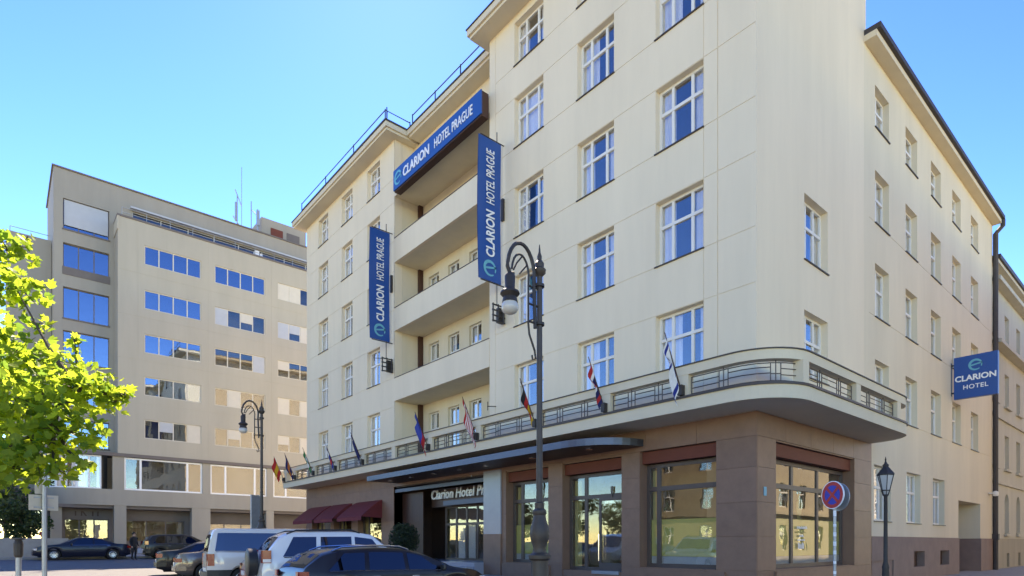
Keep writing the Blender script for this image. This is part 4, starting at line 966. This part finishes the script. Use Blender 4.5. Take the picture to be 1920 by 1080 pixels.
# tower with the tall windows (set back), its top storey running on behind the terrace
TM = T(0, YL + 1.95, 0); tw = [(3.84, 6.95)]
trow = [(27.07, 29.5), (23.4, 25.95), (19.9, 22.4), (16.4, 18.9), (12.9, 15.35), (9.6, 11.8)]
holes = [(3.84, 6.95, a, b, .3, False) for a, b in trow] + [(8.6, 25.8, 29.0, 30.1, .25, False)]
build(wall_mesh(3.23, X1L, 9.1, 31.8, holes, 0), 'tower_wall', 'lb_stone_grey', O, TM)
build(MB().box(3.232, 3.5, .002, 8, 9.1, 31.8), 'tower_side', 'lb_stone_grey', O, TM)
build(MB().box(3.12, X1L, -.10, 8, 31.8, 31.92), 'tower_roof', 'lb_dark', O, TM)
for i, (a, b) in enumerate(trow):
    wo_ = window(O, TM @ T(3.84, 0, a), 3.11, b - a, (1, 1, 1), None, 'lb_dark', 'pane_blue', .2, .06, None, False, 'room', name='tower_window')
    if i == 0: build(MB().box(.08, 3.03, .12, .19, .35, b - a - .05), 'roller_shutter', 'shutter', wo_, TM @ T(3.84, 0, a))
    if i == 1: build(MB().box(-.05, 3.16, -.04, .18, -.02, .62), 'spandrel', 'lb_dark', wo_, TM @ T(3.84, 0, a))
    else: build(MB().box(-.05, 3.16, -.05, .18, -.12, -.003), 'sill', 'lb_dark', wo_, TM @ T(3.84, 0, a))
wo_ = window(O, TM @ T(8.6, 0, 29.0), 17.2, 1.1, (1,) * 8, None, 'shutter', 'pane_shop', .12, .06, None, False, 'room', name='terrace_window')
build(MB().box(8.4, 26, -.5, .0, 30.15, 30.3), 'terrace_awning', 'shutter', O, TM)
m = MB()
for z in (28.95, 29.35): m.tube([(X0L + .3, .12, z), (X1L, .12, z)], .025, 5)
for i in range(12): m.tube([(X0L + .3 + i * 1.75, .12, 28.66), (X0L + .3 + i * 1.75, .12, 29.35)], .025, 5)
build(m, 'terrace_railing', 'galv', O, LBM)
m = MB(); m.box(18.2, 18.6, .5, .9, 28.66, 29.3); m.box(18.7, 18.9, .5, .7, 28.66, 29.1); build(m, 'roof_unit', 'sign_white', O, LBM)
m = MB(); m.box(19.8, 24.3, 3.6, 7, 31.92, 34.3); build(m, 'plant_room', 'lb_stone_grey', O, LBM)
for a, b in ((20.7, 21.9), (22.3, 23.6)): build(MB().box(a, b, 3.54, 3.598, 32.6, 33.5), 'louvre', 'blind_red' if a < 21 else 'lb_dark', O, LBM)
m = MB()
for x, z, r in ((17.9, 38.4, .03), (17.5, 35.6, .05), (18.8, 35.4, .05), (19.4, 34.8, .09)): m.tube([(x, 3.5, 31.9), (x, 3.5, z)], r, 5)
m.tube([(17.1, 3.5, 33.4), (17.9, 3.5, 32.4)], .06, 5); m.tube([(17.3, 3.5, 36.0), (17.9, 3.5, 34.6)], .05, 5); m.tube([(18.8, 3.5, 34.6), (19.4, 3.5, 34.2)], .04, 5); m.box(19.3, 19.55, 3.35, 3.6, 33.2, 34.7); m.box(17.3, 17.5, 3.4, 3.6, 33, 34.8)
build(m, 'antenna', 'galv', O, LBM)
m = MB(); m.box(.35, 3.2, 4.0, 9, 4.9, 26.6); build(m, 'left_wing', 'lb_stone_grey', O, LBM); m = MB(); m.tube([(.6, 4.1, 27.0), (3.1, 4.1, 27.0)], .03, 5); m.tube([(.6, 4.1, 26.6), (.6, 4.1, 27.0)], .03, 5); build(m, 'wing_railing', 'galv', O, LBM)
build(MB().box(X1L - .2, X1L, .002, 12, 0, 28.5).box(3.5, X1L - .2, 11.8, 12, 0, 31.8), 'rear_wall', 'lb_stone', O, LBM)
# mezzanine: curved band, white framed windows, cornice, pillars
bp = [(2.2, YL + 2.6), (2.5, YL + 1.5), (3.3, YL + .65), (4.6, YL + .18), (6.2, YL), (X1L, YL)]
m = MB(); m.sweep(bp, 0, .35, 4.85, 6.15); build(m, 'curved_band', 'lb_stone_grey', O, smooth=True)
m = MB(); m.sweep(bp, -.12, .4, 8.85, 9.12); build(m, 'mezzanine_cornice', 'lb_dark', O)
m = MB(); m.box(2.6, X1L, YL + .3, YL + 2.3, 4.6, 4.85); build(m, 'arcade_ceiling', 'lb_dark', O)
for a, b in ((6.95, 7.75), (13.6, 14.25), (19.15, 19.75), (24.6, 25.2)): build(MB().box(a, b, .03, .5, 6.153, 8.85), 'mezzanine_pier', 'lb_stone_grey', O, LBM)
for a, b, cl in ((7.75, 13.6, (.5, 1.5, .5)), (14.25, 19.15, (.6, 1.2, .5)), (19.75, 24.6, (.5, 1, .5))):
    window(O, LBM @ T(a, .05, 6.16), b - a, 2.66, cl, None, 'sign_white', 'pane_shop', .1, .13, None, False, 'room', name='mezzanine_window')
for i in range(3):
    a = Vector((bp[i+1][0], bp[i+1][1] + .15)); b = Vector((bp[i+2][0], bp[i+2][1] + .15)); ln = (b - a).length; an = math.atan2(b.y - a.y, b.x - a.x)
    window(O, T(a.x, a.y, 6.16, an), ln, 2.66, (1, 1) if i else (1,), None, 'sign_white', 'pane_shop', .02, .10, 'curtain', False, 'room', name='mezzanine_window', seed=i)
pil = [(7.05, 7.9), (12.75, 14.25), (19.1, 19.8), (24.3, 25.2), (3.0, 3.7)]
for a, b in pil: build(MB().box(a, b, .03 if a > 4 else .8, .75 if a > 4 else 1.5, .5, 4.848), 'pillar', 'lb_stone_grey', O, LBM)
holes = [(3.9, 6.9, 1.9, 3.75, .2, False), (8.1, 12.6, 1.9, 3.75, .2, False), (14.4, 18.9, 1.0, 3.6, .2, False), (20, 24.2, 1.6, 3.2, .2, False)]
AM = LBM @ T(0, 1.9, 0)
build(wall_mesh(2.6, X1L, .4, 4.6, holes, 0), 'shop_wall', 'lb_dark', O, AM)
for a, b, c, d, _, __ in holes: window(O, AM @ T(a, 0, c), b - a, d - c, (1, 1, 1), None, 'lb_dark' if a < 19 else 'panel_cream', 'pane_shop', .1, .08, None, False, 'shop_room', name='shop_window')
for x_, w_, sl_ in ((4.6, .10, 0), (5.0, .10, 0), (5.3, .12, .25), (5.75, .10, 0), (6.1, .10, 0)):      # dim, unreadable strokes of the shop name
    m = MB(); m.add([(x_, -.03, 4.0), (x_ + w_, -.03, 4.0), (x_ + w_ - sl_, -.03, 4.38), (x_ - sl_, -.03, 4.38), (x_, -.005, 4.0), (x_ + w_, -.005, 4.0), (x_ + w_ - sl_, -.005, 4.38), (x_ - sl_, -.005, 4.38)], [(0, 1, 2, 3), (4, 5, 6, 7), (0, 1, 5, 4), (1, 2, 6, 5), (2, 3, 7, 6), (3, 0, 4, 7)])
    build(m, 'shop_sign_stroke', 'brown_dark', O, AM)
m = MB(); m.box(-14, 2.3, YL + 1.6, YL + 5, 4.85, 6.05); build(m, 'side_canopy', 'lb_dark', O)

# ------------------------------------------------------------------ old house beyond the hotel in the side street
N = thing('old_house', 'old pale house with arched ground floor windows beyond the hotel downpipe', 'building', 44, YC + .1)
NM = T(43.55, YC + .1, 0); cols_ = [.75 + 3.35 * i for i in range(9)]; NL = 31
levels = [(14.0, 15.8), (10.2, 12.2), (6.35, 8.4)]
holes = [(c - .6, c + .6, a, b, .35, False) for c in cols_ for a, b in levels] + [(c - .6, c + .6, 2.4, 4.2, .35, False) for c in cols_] + [(c - .35, c + .35, .3, 1.15, .35, True) for c in cols_]
# arched heads as stepped strips
for c in cols_:
    for i in range(6):
        z0_, z1_ = 4.2 + .1 * i, 4.2 + .1 * (i + 1); hw = .6 * math.sqrt(max(0, 1 - ((i + .5) / 6) ** 2)); holes.append((c - hw, c + hw, z0_, z1_, .35, False))
build(wall_mesh(0, NL, 2.05, 18.0, holes, 0), 'wall', 'old_facade', N, NM); build(wall_mesh(0, NL, -.3, 2.05, [h for h in holes if h[3] < 2], 0), 'base_wall', 'old_base', N, NM @ T(0, -.06, 0))
for c in cols_[:4]:
    for a, b in levels: window(N, NM @ T(c - .6, 0, a), 1.2, b - a, (1, 1), .65, depth=.2, seed=int(c * 9)); build(MB().box(c - .8, c + .8, -.16, -.002, a - .16, a - .04), 'window_sill', 'old_facade', N, NM)
    window(N, NM @ T(c - .6, 0, 2.4), 1.2, 2.4, (1, 1), .7, depth=.25, seed=int(c * 5)); build(MB().box(c - .75, c + .75, -.14, -.002, 2.2, 2.34), 'window_sill', 'old_facade', N, NM)
for z, d, h in ((16.9, .45, .25), (13.3, .5, .2), (17.9, .35, .2), (9.2, .12, .18), (5.3, .1, .15)): build(MB().box(-.02, NL, -d, -.002, z, z + h), 'cornice', 'old_facade', N, NM)
build(MB().box(-.02, NL, -.45, 8, 18.1, 18.35), 'roof_edge', 'roof_dark', N, NM); build(MB().box(0, NL, 7.8, 8, 0, 18.1).box(NL - .2, NL, .003, 7.8, 0, 18.1), 'rear_wall', 'old_facade', N, NM)

# ------------------------------------------------------------------ houses added across the streets only to feed reflections and warm bounce light
def plain_house(name, label, M, L, Hh, depth, cl):
    t = thing(name, label, 'building', *M.translation[:2]); holes = []
    n = int(L / 3.4); u = L / n
    for i in range(n):
        for j in range(int(Hh / 3.7)): holes.append((u * i + u/2 - .65, u * i + u/2 + .65, 1.2 + 3.6 * j, 3.3 + 3.6 * j, .25, False))
    build(wall_mesh(0, L, -.3, Hh, holes, 0), 'wall', cl, t, M)
    for h in holes: window(t, M @ T(h[0], 0, h[2]), 1.3, 2.1, (1, 1), .65, depth=.15, curtain=None, sill=False)
    for z in (4.2, Hh - .6): build(MB().box(0, L, -.3, -.002, z, z + .3), 'cornice', cl, t, M)
    build(MB().box(-.1, L + .1, -.4, depth, Hh, Hh + .25), 'roof_edge', 'roof_dark', t, M); build(MB().box(0, L, depth - .2, depth, -.3, Hh).box(0, .2, .003, depth - .2, -.3, Hh).box(L - .2, L, .003, depth - .2, -.3, Hh), 'rear_wall', cl, t, M)
plain_house('added_yellow_house', 'yellow house added across the side street for window reflections', T(74, -6.6, 0, R(180)), 46, 17, 8, 'yellow_facade')  # invented house, there to be mirrored in the glass
plain_house('added_corner_house', 'ochre house added across the square for shop window reflections', T(-16, 20, 0, R(90)), 16, 15, 8, 'ochre_facade')  # invented house for the shop glass to reflect

# ------------------------------------------------------------------ plants
def leaf_mesh(name, s, mname):
    m = MB(); sh = [(0, -.1, 0), (.30, .05, .02), (.52, .32, .05), (.30, .45, .0), (.36, .72, .05), (.12, .68, .0), (0, 1.0, -.10), (-.12, .68, .0), (-.36, .72, .05), (-.30, .45, .0), (-.52, .32, .05), (-.30, .05, .02)]
    m.add([(x * s, y * s, z * s) for x, y, z in sh] + [(0, .35 * s, -.04 * s)], [(i, (i + 1) % 12, 12) for i in range(12)]); return m
def rnd_rot(rnd, flat=.6):
    return Matrix.Rotation(rnd.uniform(0, 6.283), 4, 'Z') @ Matrix.Rotation(rnd.gauss(0, flat), 4, 'X') @ Matrix.Rotation(rnd.gauss(0, flat), 4, 'Y')
def foliage(name, parent, M, clumps, n, size, mname, seed, flat=.7, pieces=0, solid=False):
    rnd = random.Random(seed); base = leaf_mesh('leaf', 1, mname); mb = MB(); tot = sum(c[1] ** 3 if solid else c[1] ** 2 for c in clumps); pl = []
    for (c, r, e) in clumps:
        k = int(n * (r ** 3 if solid else r ** 2) / tot)
        for _ in range(k):
            d = Vector((rnd.gauss(0, 1), rnd.gauss(0, 1), rnd.gauss(0, 1))).normalized() * (rnd.random() ** .45) * r
            pl.append((Vector(c) + Vector((d.x, d.y, d.z * e)), rnd_rot(rnd, flat), size * rnd.uniform(.65, 1.25)))
    if pieces:
        lm = leaf_mesh('leaf', 1, mname).mesh('leaf', mname); W_ = M
        vis = sorted(range(len(pl)), key=lambda i: (W_ @ pl[i][0]).xy.length if 0 < pl[i][0].x + 99 else 0)
        vis = [i for i in vis if leaf_visible(W_ @ pl[i][0])][:pieces]
        for i in vis: p, rt, s = pl[i]; put('leaf', lm, parent, W_ @ Matrix.Translation(p) @ rt @ Matrix.Scale(s, 4))
        vs_ = set(vis); pl = [p for i, p in enumerate(pl) if i not in vs_]
    for p, rt, s in pl:
        Mt = Matrix.Translation(p) @ rt @ Matrix.Scale(s, 4); mb.add([Mt @ Vector(v) for v in base.v], base.f)
    o = build(mb, name, mname, parent, M)
    return o
def leaf_visible(p):
    f = p.x * CY + p.y * SY; r = p.x * SY - p.y * CY
    if f < 1: return False
    px = 960 + FPX * r / f; py = HZ - FPX * (p.z - EYE) / f; return -15 < px < 280 and 380 < py < 950
# the near street tree: trunk left of the frame, one big bough reaching in
def at(px, py, d):
    a, b = ray(px); return Vector((a * d, b * d, EYE + (HZ - py) * d / FPX))
tr = at(-240, 1000, 8.2); tx, ty = tr.x, tr.y
TR = thing('plane_tree', 'bright green leafy street tree reaching in from the left edge', 'tree', tx, ty); TM_ = T(tx, ty, gz(tx, ty))
L0 = Vector((tx, ty, gz(tx, ty)))
m = MB(); m.tube([(0, 0, -.1), (.03, 0, 1.2), (-.05, .05, 2.4), (.02, .0, 3.6), (.1, .1, 5.2), (.0, .2, 7.0)], [.26, .20, .18, .15, .10, .04], 10)
build(m, 'trunk', 'bark', TR, TM_, True)
cl = [(150, 722, 7.6, .50), (60, 760, 7.2, .75), (-40, 720, 7.6, .9), (205, 745, 7.8, .30), (95, 695, 7.9, .40), (30, 665, 8.0, .52), (60, 850, 7.0, .50), (120, 810, 7.2, .45), (0, 880, 6.8, .42), (-70, 830, 7.4, .8), (30, 540, 7.9, .40), (15, 470, 8.2, .36), (50, 450, 8.4, .10), (70, 610, 8.0, .16), (-120, 620, 8.2, 1.0), (-230, 430, 8.6, 1.15), (-300, 560, 8.6, 1.4), (-400, 300, 9.0, 1.4), (-300, 180, 8.8, 1.1), (-420, 700, 7.6, 1.3), (235, 742, 7.8, .13), (140, 640, 7.6, .12), (155, 870, 7.0, .12), (100, 885, 6.9, .2)]
clumps = [(at(a, b, d) - L0, r, .72) for a, b, d, r in cl]
m = MB(); hub = Vector((.0, 0, 3.3))
def bough(pts, r0): m.tube(pts, [r0 * (1 - .8 * i / (len(pts) - 1)) for i in range(len(pts))], 7)
b1 = [Vector((-.02, .02, 2.0)), at(-60, 905, 7.8) - L0, at(10, 848, 7.5) - L0, at(70, 818, 7.4) - L0, at(100, 795, 7.4) - L0, at(108, 765, 7.4) - L0, at(150, 735, 7.6) - L0, at(225, 740, 7.8) - L0]
bough(b1, .085)
for c, r, e in clumps:
    near = min([Vector((0.02, 0, 2.2 + .5 * i)) for i in range(9)] + b1[1:], key=lambda q: (q - c).length); mid = near.lerp(c, .5) + Vector((0, 0, -.08)); bough([near, mid, c], .03)
    rnd = random.Random(int(r * 1000))
    for _ in range(5): d = Vector((rnd.gauss(0, 1), rnd.gauss(0, 1), rnd.gauss(0, .7))).normalized() * r * .65; m.tube([c, c + d * .5 + Vector((0, 0, .03)), c + d], [.012, .008, .004], 4)
build(m, 'branch', 'bark', TR, TM_, True)
fo = foliage('crown', TR, TM_, clumps, 9000, .125, 'leaf', 11, .75, 300); fo['kind'] = 'stuff'
# clipped shrub by the entrance
sxx, syy = 15.2, 26.0
PS = thing('potted_shrub', 'round dark clipped shrub in a pot beside the hotel entrance', 'plant', sxx, syy, gz(0, syy) + .12); M = T(sxx, syy, gz(0, syy) + .12)
build(MB().lathe([(.26, 0), (.36, .55), (.40, .57), (.40, .64), (.34, .64)], 14), 'pot', 'brown_dark', PS, M, True)
foliage('foliage', PS, M, [((0, 0, 1.45), .78, 1.1)], 3800, .075, 'leaf_box', 3, 1.2)['kind'] = 'stuff'
build(MB().tube([(0, 0, .5), (0, 0, 1.4)], .04, 6), 'stem', 'bark', PS, M)
# garden at the far left: rounded wall, trees, flower pot
gx = onY(35, 47.5)
m = MB(); pr = [(-3.6, 0)] + [(-3.6 + 1.2 * (1 - math.cos(R(90) * i / 8)), 1.35 * math.sin(R(90) * i / 8)) for i in range(1, 9)] + [(1.6, 1.35), (1.6, 0)]
m.prism(pr, 0, .35); m.v = [(v[0] + 1.0, v[2], v[1]) for v in m.v]
gw = build(m, 'garden_wall', 'concrete', None, T(gx, 49.6, gz(0, 49.6))); tag(gw, 'low grey garden wall with a rounded end at the far left', 'wall')
fp = thing('flower_pot', 'small pot of red flowers on the low grey wall', 'flower pot', gx + 1.25, 49.75, gz(0, 49.6) + 1.35); M = T(gx + 1.25, 49.75, gz(0, 49.6) + 1.35) @ Matrix.Scale(.6, 4)
build(MB().lathe([(.12, 0), (.18, .3), (.2, .32)], 10), 'pot', 'blind_red', fp, M); leaf_mat('petal', (.5, .02, .02), .2); foliage('flowers', fp, M, [((0, 0, .45), .35, .7)], 160, .12, 'petal', 4, 1)['kind'] = 'stuff'
for i, (px, Y, h, r, lab) in enumerate(((8, 56, 5.5, 2.0, 'dark bushy tree at the far left edge behind the grey wall'), (52, 54.5, 4.3, 1.5, 'lower bushy tree beside the office building corner'), (-60, 60, 8, 3.0, 'taller tree beyond the left edge of the picture'))):
    x = onY(px, Y); t = thing('garden_tree', lab, 'tree', x, Y, None, 'garden trees'); M = T(x, Y, gz(0, Y)); rnd = random.Random(i)
    m = MB(); m.tube([(0, 0, -.1), (.1, 0, h * .4), (0, .1, h * .8)], [.14, .10, .03], 7)
    cl2 = [((rnd.uniform(-r, r) * .7, rnd.uniform(-r, r) * .7, h * rnd.uniform(.3, .85)), r * rnd.uniform(.4, .65), .85) for _ in range(9)]
    for c, r_, e in cl2: m.tube([(0.05, 0, h * .35), (c[0] * .6, c[1] * .6, c[2] * .85), c], [.06, .04, .015], 5)
    build(m, 'trunk', 'bark', t, M); foliage('crown', t, M, cl2, 2600, .2, 'leaf_dark', 20 + i, 1.0)['kind'] = 'stuff'
# park trees added behind the viewer to feed reflections in car windows and shop fronts
PT_ = [(2, -16), (10, -19), (19, -15), (-8, -18), (-24, 46), (-26, 56), (-25, 66)]
proto = None
for i, (x, y) in enumerate(PT_):
    t = thing('added_park_tree', 'added park tree behind the viewer, for window reflections', 'tree', x, y, None, 'added park trees behind the viewer'); M = T(x, y, gz(0, y), i * 1.3)
    if proto is None:
        rnd = random.Random(99); m = MB(); m.tube([(0, 0, -.2), (.1, 0, 2), (0, .1, 5)], [.2, .16, .05], 7)
        cl3 = [((rnd.uniform(-2, 2), rnd.uniform(-2, 2), rnd.uniform(2.2, 6)), rnd.uniform(1.1, 1.7), .85) for _ in range(10)]
        for c, r_, e in cl3: m.tube([(0, 0, 2), (c[0] * .6, c[1] * .6, c[2] * .85), c], [.08, .05, .02], 5)
        a = build(m, 'trunk', 'bark', t, M); b = foliage('crown', t, M, cl3, 2200, .32, 'leaf_dark', 77, 1.0); b['kind'] = 'stuff'; proto = (a.data, b.data)
    else:
        put('trunk', proto[0], t, M); put('crown', proto[1], t, M)['kind'] = 'stuff'
